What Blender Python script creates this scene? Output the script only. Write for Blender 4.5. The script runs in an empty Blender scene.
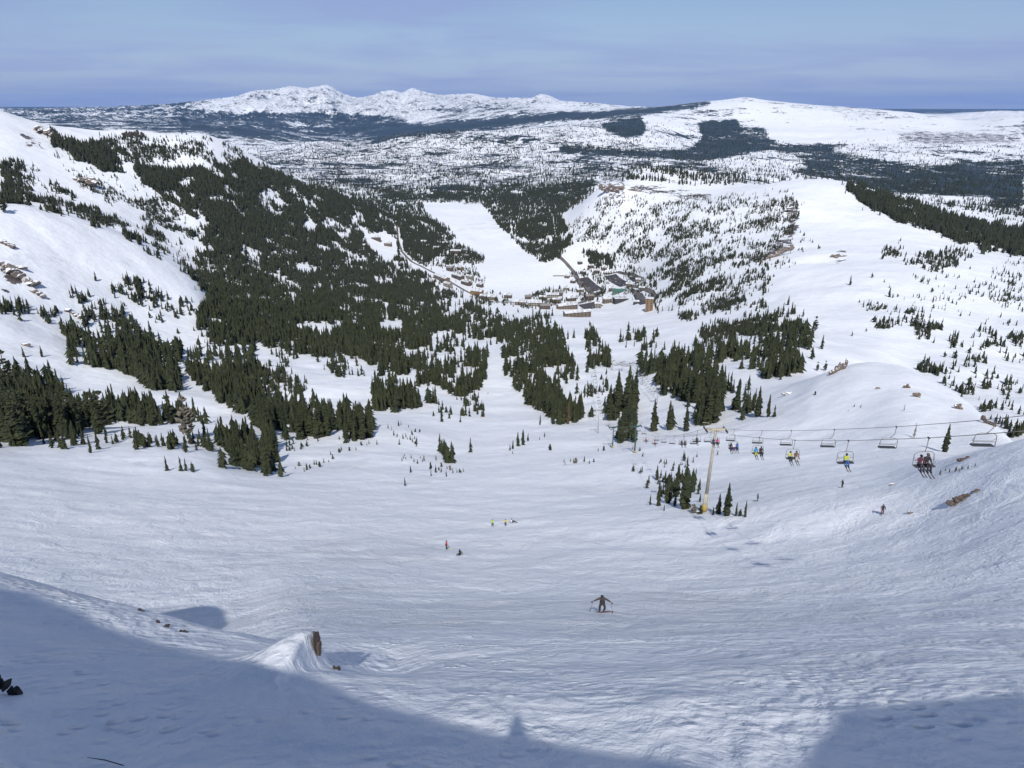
SUN_E, SKY_S, EXPO = 5.0, .083, -.02
SKY_AIR, SKY_DUST, CIRRUS, CLOUD_COL, CIR_COL = 1.2, .0, .6, (4.5, 5.5, 8.8, 1), (3.9, 4.7, 8.3, 1)
HAZE, HAZE_D, HAZE_COL = True, 1.2e-5, (.24, .48, 1, 1)
import bpy, bmesh, math, random
import numpy as np
from mathutils import Vector, Matrix, Euler

random.seed(7)
RNG = np.random.default_rng(7)
scene = bpy.context.scene
COL = scene.collection
CZ = 500.0            # height of the eye above the datum
F = 760.0             # focal length in pixels of a 1024 px wide frame
PITCH = math.radians(19.85)
SP, CP = math.sin(PITCH), math.cos(PITCH)
HORIZ = 384 - F * SP / CP

# ------------------------------------------------------------------ survey helpers
def az_of(px, py):
    """bearing and fall per metre of a sight line"""
    u = (np.asarray(px, float) - 512) / F
    v = (np.asarray(py, float) - 384) / F
    f = CP - v * SP
    d = SP + v * CP
    g = np.sqrt(u * u + f * f)
    return np.arctan2(u, f), d / g

def pix_of(x, y, z):
    d = CZ - z
    D = y * CP + d * SP
    vv = (-y * SP + d * CP)
    return 512 + F * x / D, 384 + F * vv / D

def pt(px, py, D):
    """point at distance D along the level axis of the survey line (px, py)"""
    u = (px - 512) / F * D
    v = (py - 384) / F * D
    return Vector((u, D * CP - v * SP, CZ - (D * SP + v * CP)))

# ------------------------------------------------------------------ numpy noise
def _hash(ix, iy, seed):
    h = (ix.astype(np.int64) * 374761393 + iy.astype(np.int64) * 668265263 + seed * 974634777) & 0x7fffffff
    h = ((h ^ (h >> 13)) * 1274126177) & 0x7fffffff
    return ((h ^ (h >> 16)) & 0xffff) / 65535.0

def vnoise(x, y, seed=0):
    ix = np.floor(x); iy = np.floor(y)
    fx = x - ix; fy = y - iy
    fx = fx * fx * fx * (fx * (fx * 6 - 15) + 10); fy = fy * fy * fy * (fy * (fy * 6 - 15) + 10)
    a = _hash(ix, iy, seed); b = _hash(ix + 1, iy, seed)
    c = _hash(ix, iy + 1, seed); d = _hash(ix + 1, iy + 1, seed)
    return (a + (b - a) * fx) * (1 - fy) + (c + (d - c) * fx) * fy

def fbm(x, y, octv=4, seed=0, gain=.5):
    s = 0; a = 1; n = 0
    for o in range(octv):
        s = s + a * (vnoise(x, y, seed + o * 17) - .5); n += a
        x, y = x * 1.9 * .8 + y * 1.9 * .6 + 7.3, y * 1.9 * .8 - x * 1.9 * .6 + 3.1
        a *= gain
    return s / n * 2     # about -1 .. 1

def pchip(xk, yk, x):
    xk = np.asarray(xk, float); yk = np.asarray(yk, float)
    h = np.diff(xk); dl = np.diff(yk) / h
    m = np.zeros(len(xk))
    if len(xk) > 2:
        w1 = 2 * h[1:] + h[:-1]; w2 = h[1:] + 2 * h[:-1]
        ok = dl[:-1] * dl[1:] > 0
        with np.errstate(divide='ignore', invalid='ignore'):
            mm = (w1 + w2) / (w1 / dl[:-1] + w2 / dl[1:])
        m[1:-1] = np.where(ok, mm, 0)
    m[0] = dl[0]; m[-1] = dl[-1]
    x = np.clip(x, xk[0], xk[-1])
    i = np.clip(np.searchsorted(xk, x) - 1, 0, len(xk) - 2)
    t = (x - xk[i]) / h[i]
    t2 = t * t; t3 = t2 * t
    return ((2 * t3 - 3 * t2 + 1) * yk[i] + (t3 - 2 * t2 + t) * h[i] * m[i]
            + (-2 * t3 + 3 * t2) * yk[i + 1] + (t3 - t2) * h[i] * m[i + 1])

# ------------------------------------------------------------------ the terrain, surveyed as contour rings
# each ring: (column, row, distance) ... the sight line to a ground point and how far off it lies
RINGS = [
 [(0,1500,1.0),(1024,1500,1.0)],
 [(0,1010,3.2),(1024,1010,3.2)],
 [(0,805,9),(100,800,8.6),(200,795,8),(300,790,7.6),(500,786,7.2),(700,786,7.4),(900,786,8),(1024,786,8.6)],
 [(0,700,15),(100,696,14.5),(200,692,14),(300,690,13.6),(500,690,13.4),(800,690,13.4),(1024,688,13.6)],
 [(0,622,24),(100,632,22.5),(200,648,20),(260,655,18.8),(300,657,18.8),(400,660,20.5),(500,654,22.3),(600,651,23),(1024,648,23)],
 [(0,580,38),(60,587,36),(100,596,34),(150,609,31),(200,624,28),(240,634,26.6),(300,644,26),(400,639,28),(500,633,33),(600,630,36),(800,629,36),(1024,626,36)],
 [(0,625,46),(60,636,43),(100,643,41.5),(150,654,38),(200,654,34),(240,644,33.5),(300,626,38.5),(400,622,43),(500,613,52),(700,613,53),(800,610,54),(900,604,56),(1024,596,58)],
 [(0,552,118),(100,552,118),(300,547,120),(500,545,121),(700,543,120),(800,538,118),(900,528,115),(960,518,110),(1024,506,104)],
 [(0,505,172),(100,512,166),(300,518,158),(500,523,151),(700,513.5,147),(800,500,144),(900,487,138),(960,474,132),(1024,458,126)],
 [(0,472,235),(100,480,230),(300,491,215),(400,493,212),(500,493,212),(600,491,212),(700,486,205),(800,474,200),(870,471,192),(900,468,182),(930,462,170),(960,454,160),(1024,438,150),(1230,398,140)],
 [(0,443,310),(100,443,310),(200,450,300),(250,470,280),(300,470,285),(400,462,300),(500,455,320),(600,452,310),(700,447,300),(800,449,280),(850,449,262),(900,452,235),(940,456,222),(960,461,206),(1024,448,200),(1230,415,190)],
 [(0,425,400),(100,421,400),(200,421,400),(250,423,395),(300,440,370),(400,430,400),(500,420,480),(600,418,470),(700,410,430),(740,404,425),(800,381,440),(840,366,450),(870,359,460),(900,364,448),(930,380,420),(960,399,385),(1000,432,310),(1024,450,270),(1230,500,260)],
 [(0,435,470),(100,430,470),(200,428,460),(250,424,450),(300,425,440),(400,412,500),(500,393,620),(600,392,600),(700,378,560),(800,374,545),(840,380,570),(870,400,575),(900,410,560),(930,425,530),(960,436,500),(1000,462,410),(1024,472,370),(1230,520,360)],
 [(0,400,560),(100,405,580),(200,397,620),(300,392,600),(400,386,620),(500,352,880),(600,360,800),(700,352,780),(800,350,730),(870,360,740),(900,375,740),(960,392,690),(1024,418,590),(1230,440,560)],
 [(0,350,720),(100,364,740),(200,366,780),(300,360,820),(400,347,960),(500,326,1250),(600,331,1150),(700,331,1000),(800,325,950),(900,330,950),(960,350,900),(1024,378,830),(1230,400,800)],
 [(0,300,860),(100,322,900),(200,332,950),(300,332,1050),(400,321,1300),(500,309,1600),(600,307,1750),(700,303,1350),(800,292,1200),(900,290,1200),(960,303,1180),(1024,325,1100),(1230,350,1100)],
 [(0,203,1150),(60,213,1180),(100,224,1200),(150,243,1230),(190,264,1250),(215,290,1250),(300,302,1350),(400,302,1600),(500,292,1950),(600,290,2000),(700,270,1650),(800,255,1560),(900,255,1550),(960,262,1560),(1024,278,1550)],
 [(0,215,1450),(60,225,1480),(100,236,1520),(150,254,1550),(190,268,1550),(215,282,1500),(300,278,1750),(400,272,2100),(500,270,2250),(600,271,2250),(700,242,1980),(800,228,1930),(900,237,1900),(960,247,1950),(1024,258,2000)],
 [(0,180,1800),(100,202,1850),(200,236,1900),(300,242,2200),(400,246,2600),(500,244,2720),(600,242,2450),(640,228,2350),(700,208,2350),(750,199,2330),(800,196,2300),(900,210,2300),(960,225,2300),(1024,240,2300)],
 [(0,111,2400),(25,119,2420),(50,126,2450),(75,129,2480),(100,132,2500),(130,131,2550),(165,134,2600),(200,134,2650),(240,150,2750),(300,178,2900),(350,195,3000),(400,214,3150),(450,224,3150),(500,224,3120),(560,218,3000),(590,196,2880),(610,180,2830),(640,186,2800),(700,192,2760),(750,187,2740),(800,180,2700),(830,179,2700),(850,183,2650),(900,199,2600),(960,217,2600),(1024,226,2600)],
 [(0,150,4200),(100,152,4200),(200,158,4200),(250,175,4200),(300,192,4100),(400,205,3800),(500,205,3800),(560,205,3700),(610,190,3500),(640,166,3400),(700,171,3400),(760,184,3300),(800,192,3300),(900,206,3200),(940,206,3050),(960,209,3000),(1024,217,3000)],
 [(0,152,5500),(200,156,5500),(250,168,5200),(300,181,5100),(400,185,4900),(500,182,4900),(600,178,4850),(640,177,4800),(700,178,4600),(800,183,4500),(900,201,4500),(960,206,4500),(1024,213,4400)],
 [(0,150,8000),(200,150,8000),(250,158,7500),(300,161,7000),(400,162,6800),(500,158,6800),(600,155,6800),(700,160,6500),(800,170,6300),(900,179,6300),(1024,187,6200)],
 [(0,140,11000),(200,141,11000),(270,150,9500),(320,141,9500),(350,142,9300),(380,138,9000),(400,134,9000),(500,130,9000),(600,127,9000),(650,132,9000),(700,148,8500),(800,152,8500),(900,158,8200),(1024,167,8000)],
 [(0,126,15000),(100,127,15000),(200,128,14000),(250,133,14000),(300,141,14000),(350,144,14000),(400,139,13500),(450,133,13000),(500,131,13000),(560,123,12000),(600,118,12000),(650,114,11500),(700,122,11000),(800,128,11000),(900,134,10800),(1024,138,10800)],
 [(0,115,22000),(100,114,22000),(200,117,21000),(250,120,20000),(300,123,20000),(350,125,20000),(400,122,19000),(450,117,18000),(500,112,17000),(560,110.5,16000),(600,110,15500),(640,108,14800),(670,105.5,14200),(700,102,13800),(725,99.5,13500),(745,97,13500),(765,100,13500),(800,104,13600),(850,107.5,13700),(900,111.5,13800),(940,116,13900),(965,120,14000),(985,119,14000),(1005,116.5,14000),(1024,115.5,14000)],
 [(0,110.8,31000),(60,110,31000),(100,108.5,30000),(150,107,29000),(190,104,28500),(215,101,28000),(235,98.5,28000),(255,93,28000),(270,92,28000),(290,88.5,28000),(305,90,28000),(325,87,28000),(340,94,28000),(355,99,28000),(372,97,28000),(390,92,28000),(402,94,28000),(412,90.5,28000),(425,93.5,28000),(440,97,28000),(470,96,28000),(500,100,28000),(530,100,28000),(542,96,28000),(552,98,28000),(562,103,28000),(590,105,28000),(620,108,27000),(660,111,26000),(745,113,26000),(880,120,27000),(940,119,27000),(970,116,27500),(1000,113.5,28000),(1024,114,28000)],
 [(0,107.2,52000),(512,108.5,52000),(1024,110,52000)],
 [(0,106.8,64000),(512,107.8,64000),(1024,109,64000)],
]
NC, NR = 1060, 1000
phi_in = np.radians(np.linspace(-44.5, 44.5, NC - 80))
side = np.radians(44.5 + (np.linspace(0, 1, 41)[1:] ** 1.3) * 42)
PHI = np.concatenate([-side[::-1], phi_in, side])
LR = np.linspace(math.log(1.0), math.log(64000), NR)
RR = np.exp(LR)
T = np.zeros((len(PHI), NR))
ring_lr = []; ring_t = []
for ring in RINGS:
    a = np.array(ring, float)
    if len(a) > 2:                                   # carry each ring on past the frame, with half its slope
        q = a[0] + (a[0] - a[1]) * (170 / (a[1][0] - a[0][0])) * .5; q[0] = a[0][0] - 170; q[2] = max(q[2], a[0][2] * .8)
        a = np.vstack([q, a])
        if a[-1][0] < 1100:
            q = a[-1] + (a[-1] - a[-2]) * (170 / (a[-1][0] - a[-2][0])) * .5; q[0] = a[-1][0] + 170; q[2] = max(q[2], a[-1][2] * .8)
            a = np.vstack([a, q])
    ph, t = az_of(a[:, 0], a[:, 1])
    if len(a) == 2:
        ring_lr.append(np.interp(PHI, ph, np.log(a[:, 2]))); ring_t.append(np.interp(PHI, ph, t))
    else:
        ring_lr.append(pchip(ph, np.log(a[:, 2]), PHI)); ring_t.append(pchip(ph, t, PHI))
ring_lr = np.array(ring_lr); ring_t = np.array(ring_t)
KN = np.exp(-np.linspace(-2.2, 2.2, 31) ** 2); KN /= KN.sum()
def soften(a):
    p = np.pad(a, ((0, 0), (15, 15)), mode='edge')
    return np.array([np.convolve(q, KN, 'valid') for q in p])
ring_lr = soften(ring_lr)
q = soften(ring_t); far_k = np.array([r[0][2] > 10000 for r in RINGS]); q[far_k] = ring_t[far_k]; ring_t = q
for i in range(len(PHI)):
    T[i] = pchip(ring_lr[:, i], ring_t[:, i], LR)

def smooth_cols(A, n):
    k = np.exp(-np.linspace(-2, 2, 2 * n + 1) ** 2); k /= k.sum(); P = np.pad(A, ((n, n), (0, 0)), mode='edge'); out = np.zeros_like(A)
    for i, w in enumerate(k): out += w * P[i:i + len(A)]
    return out
wn = 1 / (1 + np.exp((LR - math.log(110)) / .25)); wm_ = 1 / (1 + np.exp((LR - math.log(900)) / .3))
T = T * (1 - wm_) + smooth_cols(T, 10) * wm_
T = T * (1 - wn) + smooth_cols(T, 34) * wn
X = np.sin(PHI)[:, None] * RR[None, :]
Y = np.cos(PHI)[:, None] * RR[None, :]
# relief on top of the survey: hummocks, gullies and crags whose size grows with the landform they sit on
def band(r, a, b, w=.35):
    l = np.log(r)
    return 1 / (1 + np.exp(-(l - math.log(a)) / w)) * 1 / (1 + np.exp((l - math.log(b)) / w))
R2 = np.broadcast_to(RR[None, :], X.shape)
DZ = np.zeros_like(X)
DZ += band(R2, 4, 260) * (.055 * fbm(X / 1.1 + 3, Y / 1.5, 4, 1) + .20 * fbm(X / 5, Y / 6, 3, 2))
DZ += band(R2, 28, 420) * (.45 * fbm(X / 14, Y / 9, 3, 3))
vil = 1 - .93 * np.exp(-((X - 150) / 420) ** 4 - ((Y - 2020) / 420) ** 4)
DZ += vil * band(R2, 300, 3600) * (5.5 * fbm(X / 90, Y / 90, 4, 4))
DZ += band(R2, 560, 3000) * vil * (6 * fbm(X / 230, Y / 230, 3, 5)) * np.clip((np.abs(PHI)[:, None] - .1) * 5, 0, 1)
DZ += band(R2, 3800, 11500, .12) * (30 * fbm(X / 380, Y / 380, 5, 6, .6))
DZ += band(R2, 11500, 19000, .1) * (130 * (np.abs(fbm(X / 1900, Y / 1900, 5, 8, .6)) - .25)) * .8 * np.where(PHI[:, None] < .12, 1.4, .35)
DZ += band(R2, 19500, 34000, .05) * (430 * (.20 - np.abs(fbm(X / 1000, Y / 2600, 6, 9, .68))))
# the small snow-capped rock horn at the left, and an unseen hump added off-picture to shade the ground behind it
hx, hy = X + 5.35, Y - 16.9
DZ += (1.05 + .10 * fbm(X / .5, Y / .5, 3, 77)) * np.exp(-np.where(hx < 0, (np.abs(hx) / 1.15) ** 1.9, (hx / .20) ** 2)) * np.exp(-np.where(hy < 0, (hy / 2.3) ** 2, (hy / .6) ** 2))
DZ += 10.5 * np.exp(-((X + 32) / 7.8) ** 2 - ((Y - 22.5) / 4.8) ** 2)
DZ -= .55 * np.exp(-((hx - 1.3) / 1.3) ** 2 - ((hy - 2.6) / 2.6) ** 2)
# flat valley floor round the village and the meadow
T = T - DZ / R2
Z = CZ - T * R2
TMIN = np.minimum.accumulate(T, axis=1)

NTM = np.ascontiguousarray(-TMIN); PHL = PHI.tolist(); LR0, LRS = LR[0], LR[1] - LR[0]
import bisect
def hit(px, py):
    """ground point met by a sight line: x, y, z, r (None above the skyline)"""
    u = (px - 512) / F; v = (py - 384) / F
    f = CP - v * SP; g = math.hypot(u, f); t = (SP + v * CP) / g; ph = math.atan2(u, f)
    i = min(max(bisect.bisect(PHL, ph) - 1, 0), len(PHL) - 2); w = (ph - PHL[i]) / (PHL[i + 1] - PHL[i])
    def look(row):
        j = int(row.searchsorted(-t))
        if j >= NR or j == 0: return None
        a, b = -row[j - 1], -row[j]
        s = 0 if a == b else min(max((a - t) / (a - b), 0), 1)
        return LR0 + LRS * (j - 1 + s)
    p, q = look(NTM[i]), look(NTM[i + 1])
    if p is None and q is None: return None
    if p is None or q is None or abs(p - q) > .12: l = (q if w > .5 and q is not None else p) if p is not None else q
    else: l = p * (1 - w) + q * w
    r = math.exp(l)
    return (r * math.sin(ph), r * math.cos(ph), CZ - t * r, r)

def ground(x, y):
    ph = math.atan2(x, y); r = math.hypot(x, y)
    k = float(np.interp(ph, PHI, np.arange(len(PHI)))); i = min(int(k), len(PHI) - 2); w = k - i
    q = (math.log(r) - LR[0]) / (LR[1] - LR[0]); j = min(int(q), NR - 2); s = q - j
    # the mesh is made of flat quads between these corners: interpolate heights, not slopes
    c = lambda a, b: CZ - T[a, b] * RR[b]
    return (c(i, j) * (1 - w) + c(i + 1, j) * w) * (1 - s) + (c(i, j + 1) * (1 - w) + c(i + 1, j + 1) * w) * s

def gpt(px, py):
    h = hit(px, py)
    return Vector(h[:3])

# ------------------------------------------------------------------ object helpers
def tag(o, label=None, cat=None, group=None, kind=None):
    if label: o['label'] = label
    if cat: o['category'] = cat
    if group: o['group'] = group
    if kind: o['kind'] = kind
    return o

def link(o, parent=None):
    COL.objects.link(o)
    if parent: o.parent = parent
    return o

def mesh_obj(name, verts, faces, mats, parent=None, smooth=False, loc=None, fmat=None):
    me = bpy.data.meshes.new(name)
    me.from_pydata([tuple(v) for v in verts], [], faces)
    for m in (mats if isinstance(mats, (list, tuple)) else [mats]): me.materials.append(m)
    if fmat is not None: me.polygons.foreach_set('material_index', fmat)
    if smooth: me.polygons.foreach_set('use_smooth', [True] * len(me.polygons))
    me.update()
    o = bpy.data.objects.new(name, me)
    if loc is not None: o.location = loc
    return link(o, parent)

def empty(name, loc=(0, 0, 0), rz=0):
    o = bpy.data.objects.new(name, None); o.location = loc; o.rotation_euler = (0, 0, rz)
    o.empty_display_size = .3
    return link(o)

class MB:
    """collects shapes for one mesh"""
    def __init__(s): s.v = []; s.f = []
    def box(s, c, size, rz=0, R=None, taper=1):
        c = Vector(c); n = len(s.v); hx, hy, hz = size[0] / 2, size[1] / 2, size[2] / 2
        M = R or Matrix.Rotation(rz, 3, 'Z')
        for z, k in ((-hz, 1), (hz, taper)):
            for x, y in ((-hx, -hy), (hx, -hy), (hx, hy), (-hx, hy)):
                s.v.append(c + M @ Vector((x * k, y * k, z)))
        for q in ((0, 3, 2, 1), (4, 5, 6, 7), (0, 1, 5, 4), (1, 2, 6, 5), (2, 3, 7, 6), (3, 0, 4, 7)):
            s.f.append([n + i for i in q])
        return s
    def tube(s, pts, r, n=8, caps=True):
        pts = [Vector(p) for p in pts]
        rs = r if isinstance(r, (list, tuple)) else [r] * len(pts)
        base = len(s.v); up = None
        for i, p in enumerate(pts):
            a = pts[max(i - 1, 0)]; b = pts[min(i + 1, len(pts) - 1)]
            d = (b - a).normalized()
            if up is None:
                up = Vector((0, 0, 1)) if abs(d.z) < .9 else Vector((1, 0, 0))
            e1 = d.cross(up).normalized(); e2 = e1.cross(d).normalized(); up = e2
            for k in range(n):
                an = 2 * math.pi * k / n
                s.v.append(p + (e1 * math.cos(an) + e2 * math.sin(an)) * rs[i])
        for i in range(len(pts) - 1):
            for k in range(n):
                a = base + i * n + k; b = base + i * n + (k + 1) % n
                s.f.append([a, b, b + n, a + n])
        if caps:
            s.f.append([base + k for k in range(n)][::-1]); s.f.append([base + (len(pts) - 1) * n + k for k in range(n)])
        return s
    def ico(s, c, r, sub=2, sc=(1, 1, 1), rough=0, seed=0):
        bm = bmesh.new(); bmesh.ops.create_icosphere(bm, subdivisions=sub, radius=1)
        rnd = random.Random(seed); n = len(s.v); c = Vector(c)
        for v in bm.verts:
            k = 1 + rough * (rnd.random() - .5) * 2
            s.v.append(c + Vector((v.co.x * sc[0], v.co.y * sc[1], v.co.z * sc[2])) * r * k)
        for f in bm.faces: s.f.append([n + v.index for v in f.verts])
        bm.free(); return s
    def build(s, name, mat, parent=None, smooth=False, loc=None):
        return mesh_obj(name, s.v, s.f, mat, parent, smooth, loc)

# ------------------------------------------------------------------ materials
def new_mat(name):
    m = bpy.data.materials.new(name); m.use_nodes = True
    nt = m.node_tree; b = nt.nodes['Principled BSDF']
    return m, nt, b

def simple(name, col, rough=.6, metal=0, var=.15, scale=4.0, bump=0, spec=.5):
    m, nt, b = new_mat(name)
    N = nt.nodes; L = nt.links
    tc = N.new('ShaderNodeTexCoord'); no = N.new('ShaderNodeTexNoise')
    no.inputs['Scale'].default_value = scale; no.inputs['Detail'].default_value = 4
    L.new(tc.outputs['Object'], no.inputs['Vector'])
    mp = N.new('ShaderNodeMapRange'); mp.inputs[1].default_value = .3; mp.inputs[2].default_value = .7
    mp.inputs[3].default_value = 1 - var; mp.inputs[4].default_value = 1 + var
    L.new(no.outputs[0], mp.inputs[0])
    mx = N.new('ShaderNodeVectorMath'); mx.operation = 'SCALE'
    mx.inputs[0].default_value = col[:3]
    L.new(mp.outputs[0], mx.inputs['Scale'])
    L.new(mx.outputs[0], b.inputs['Base Color'])
    b.inputs['Roughness'].default_value = rough; b.inputs['Metallic'].default_value = metal
    b.inputs['Specular IOR Level'].default_value = spec
    if bump:
        bp = N.new('ShaderNodeBump'); bp.inputs['Strength'].default_value = bump
        L.new(no.outputs[0], bp.inputs['Height']); L.new(bp.outputs[0], b.inputs['Normal'])
    return m

def poly_mask(shape, pts, sub=1):
    """True inside a polygon, on a (rows, cols) grid"""
    h, w = shape
    P = np.array(pts, float)
    m = np.zeros(shape, bool)
    x0, x1 = int(max(P[:, 0].min(), 0)), int(min(P[:, 0].max() + 2, w))
    y0, y1 = int(max(P[:, 1].min(), 0)), int(min(P[:, 1].max() + 2, h))
    if x1 <= x0 or y1 <= y0: return m
    gx, gy = np.meshgrid(np.arange(x0, x1) + .5, np.arange(y0, y1) + .5)
    ins = np.zeros(gx.shape, bool); j = len(P) - 1
    for i in range(len(P)):
        xi, yi = P[i]; xj, yj = P[j]
        if yi != yj:
            c = ((yi > gy) != (yj > gy)) & (gx < (xj - xi) * (gy - yi) / (yj - yi) + xi)
            ins ^= c
        j = i
    m[y0:y1, x0:x1] = ins
    return m

def blur(a, n):
    for _ in range(n):
        a = (a + np.roll(a, 1, 0) + np.roll(a, -1, 0) + np.roll(a, 1, 1) + np.roll(a, -1, 1)) / 5
    return a

MW, MH = 1024, 768
# woods too far off to count, as a share of the ground they cover
FAR = np.full((MH, MW), .0)
def far(v, pts): FAR[poly_mask((MH, MW), pts)] = v
far(.70, [(0,100),(330,100),(400,118),(400,150),(300,175),(0,175)])
far(.50, [(230,125),(300,118),(330,135),(300,165),(230,165)])
far(.20, [(190,108),(215,98),(300,84),(345,92),(410,88),(470,94),(545,94),(640,107),(640,111),(560,113),(500,120),(420,126),(400,120),(330,112),(250,112),(200,112)])
far(.92, [(180,112),(250,113),(330,112),(400,118),(420,127),(380,142),(330,142),(260,140),(180,130)])
far(.60, [(270,170),(285,150),(310,142),(380,140),(400,132),(500,126),(600,122),(660,128),(700,145),(1024,150),(1024,230),(620,230),(600,175),(560,185),(400,190),(300,185)])
far(1.15, [(372,143),(400,136),(450,132),(500,127),(560,121),(610,118),(650,114),(690,109),(712,105),(708,102),(680,104),(650,107),(600,110.5),(560,112),(520,114),(480,119),(430,124),(400,122),(380,130)])
far(1.15, [(600,122),(640,116),(652,136),(625,138),(606,130)])
far(.10, [(648,122),(690,112),(712,106),(720,100),(745,96),(800,103),(900,111),(960,118),(1024,115),(1024,136),(900,132),(820,128),(760,122),(700,124),(700,134),(645,131)])
far(.42, [(645,128),(700,132),(700,146),(640,146)])
far(1.0, [(560,146),(600,147),(650,153),(690,150),(702,138),(698,124),(712,120),(740,126),(765,128),(772,140),(800,145),(850,143),(830,152),(870,158),(900,163),(930,168),(970,160),(1024,160),(1024,206),(960,208),(905,196),(860,187),(830,178),(790,172),(760,168),(690,160),(620,156),(560,152)])
far(.40, [(770,150),(800,158),(810,168),(780,172),(740,170),(700,162)])
far(.28, [(830,148),(880,138),(920,144),(1024,145),(1024,160),(960,162),(920,166),(880,158)])
far(.35, [(880,195),(990,196),(990,210),(960,210),(900,205)])
far(.45, [(430,110),(470,106),(530,106),(560,112),(500,118),(440,122)])
far(.72, [(380,186),(600,176),(596,200),(560,212),(500,208),(480,202),(424,202),(380,202)])
far(.30, [(820,104),(880,110),(900,118),(850,122)])
far(.25, [(1000,122),(1024,120),(1024,134),(990,132)])
far(1.1, [(715,122),(735,120),(745,128),(722,130)])
far(.62, [(560,165),(640,158),(700,168),(760,178),(700,180),(600,176)])
FAR = blur(FAR, 6)
ROCK = np.zeros((MH, MW))
def rock(v, pts): v = v * .92; ROCK[poly_mask((MH, MW), pts)] = np.maximum(v, 0)
rock(.45, [(270,170),(310,142),(400,140),(480,150),(560,165),(600,175),(560,185),(400,190),(300,185)])
rock(.25, [(400,140),(500,128),(600,124),(660,150),(640,178),(560,170)])
rock(.34, [(220,106),(255,93),(325,87),(345,96),(412,90),(470,97),(540,98),(560,103),(520,112),(420,122),(350,112),(250,110)])
rock(.66, [(897,134),(912,131),(1018,134),(1022,142),(960,145),(920,144),(900,141)])
rock(.6, [(597,180),(612,172),(626,180),(625,195),(605,196),(598,190)])
rock(.62, [(620,186),(640,185),(680,190),(712,195),(710,201),(670,198),(640,193)])
rock(.40, [(650,178),(700,182),(698,186),(660,184)])
rock(.75, [(748,262),(752,256),(768,250),(780,238),(792,222),(800,226),(790,240),(796,246),(778,256),(760,264)])
rock(.65, [(784,200),(798,205),(800,222),(788,224)])
rock(.65, [(828,252),(844,250),(850,258),(838,264)])
rock(.6, [(0,236),(16,246),(14,251),(0,243)])
rock(.65, [(0,262),(14,270),(46,292),(44,298),(20,284),(0,276)])
rock(.5, [(0,286),(10,290),(8,296),(0,294)])
rock(.6, [(14,267),(28,269),(26,273),(15,271)])
rock(.6, [(70,176),(96,178),(97,186),(80,188)])
rock(.7, [(34,126),(50,127),(52,135),(38,134)])
rock(.6, [(22,132),(32,138),(48,147),(36,146),(20,140)])
rock(.5, [(64,310),(90,322),(92,328),(70,318)])
rock(.5, [(715,130),(745,96),(752,99),(735,104)])
rock(.3, [(820,106),(880,112),(880,120),(850,122)])
ROCK = blur(ROCK, 4)

px, py = pix_of(X, Y, Z)
front = (Y * CP + (CZ - Z) * SP) > .5
ix = np.clip(np.nan_to_num(px, nan=0, posinf=0, neginf=0), 0, MW - 1).astype(int); iy = np.clip(np.nan_to_num(py, nan=0, posinf=0, neginf=0), 0, MH - 1).astype(int)
VF = FAR[iy, ix] * np.clip((R2 - 3000) / 800, 0, 1)
VF = np.where((R2 < 10500) & (VF < .72), VF * .66, VF)
VF = np.where(R2 > 40000, 1.0, VF)
VK = ROCK[iy, ix] * (R2 > 500)
VSEEN = T <= TMIN + 1e-4
VK = np.where(VSEEN | (R2 > 3000), VK, 0)

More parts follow.
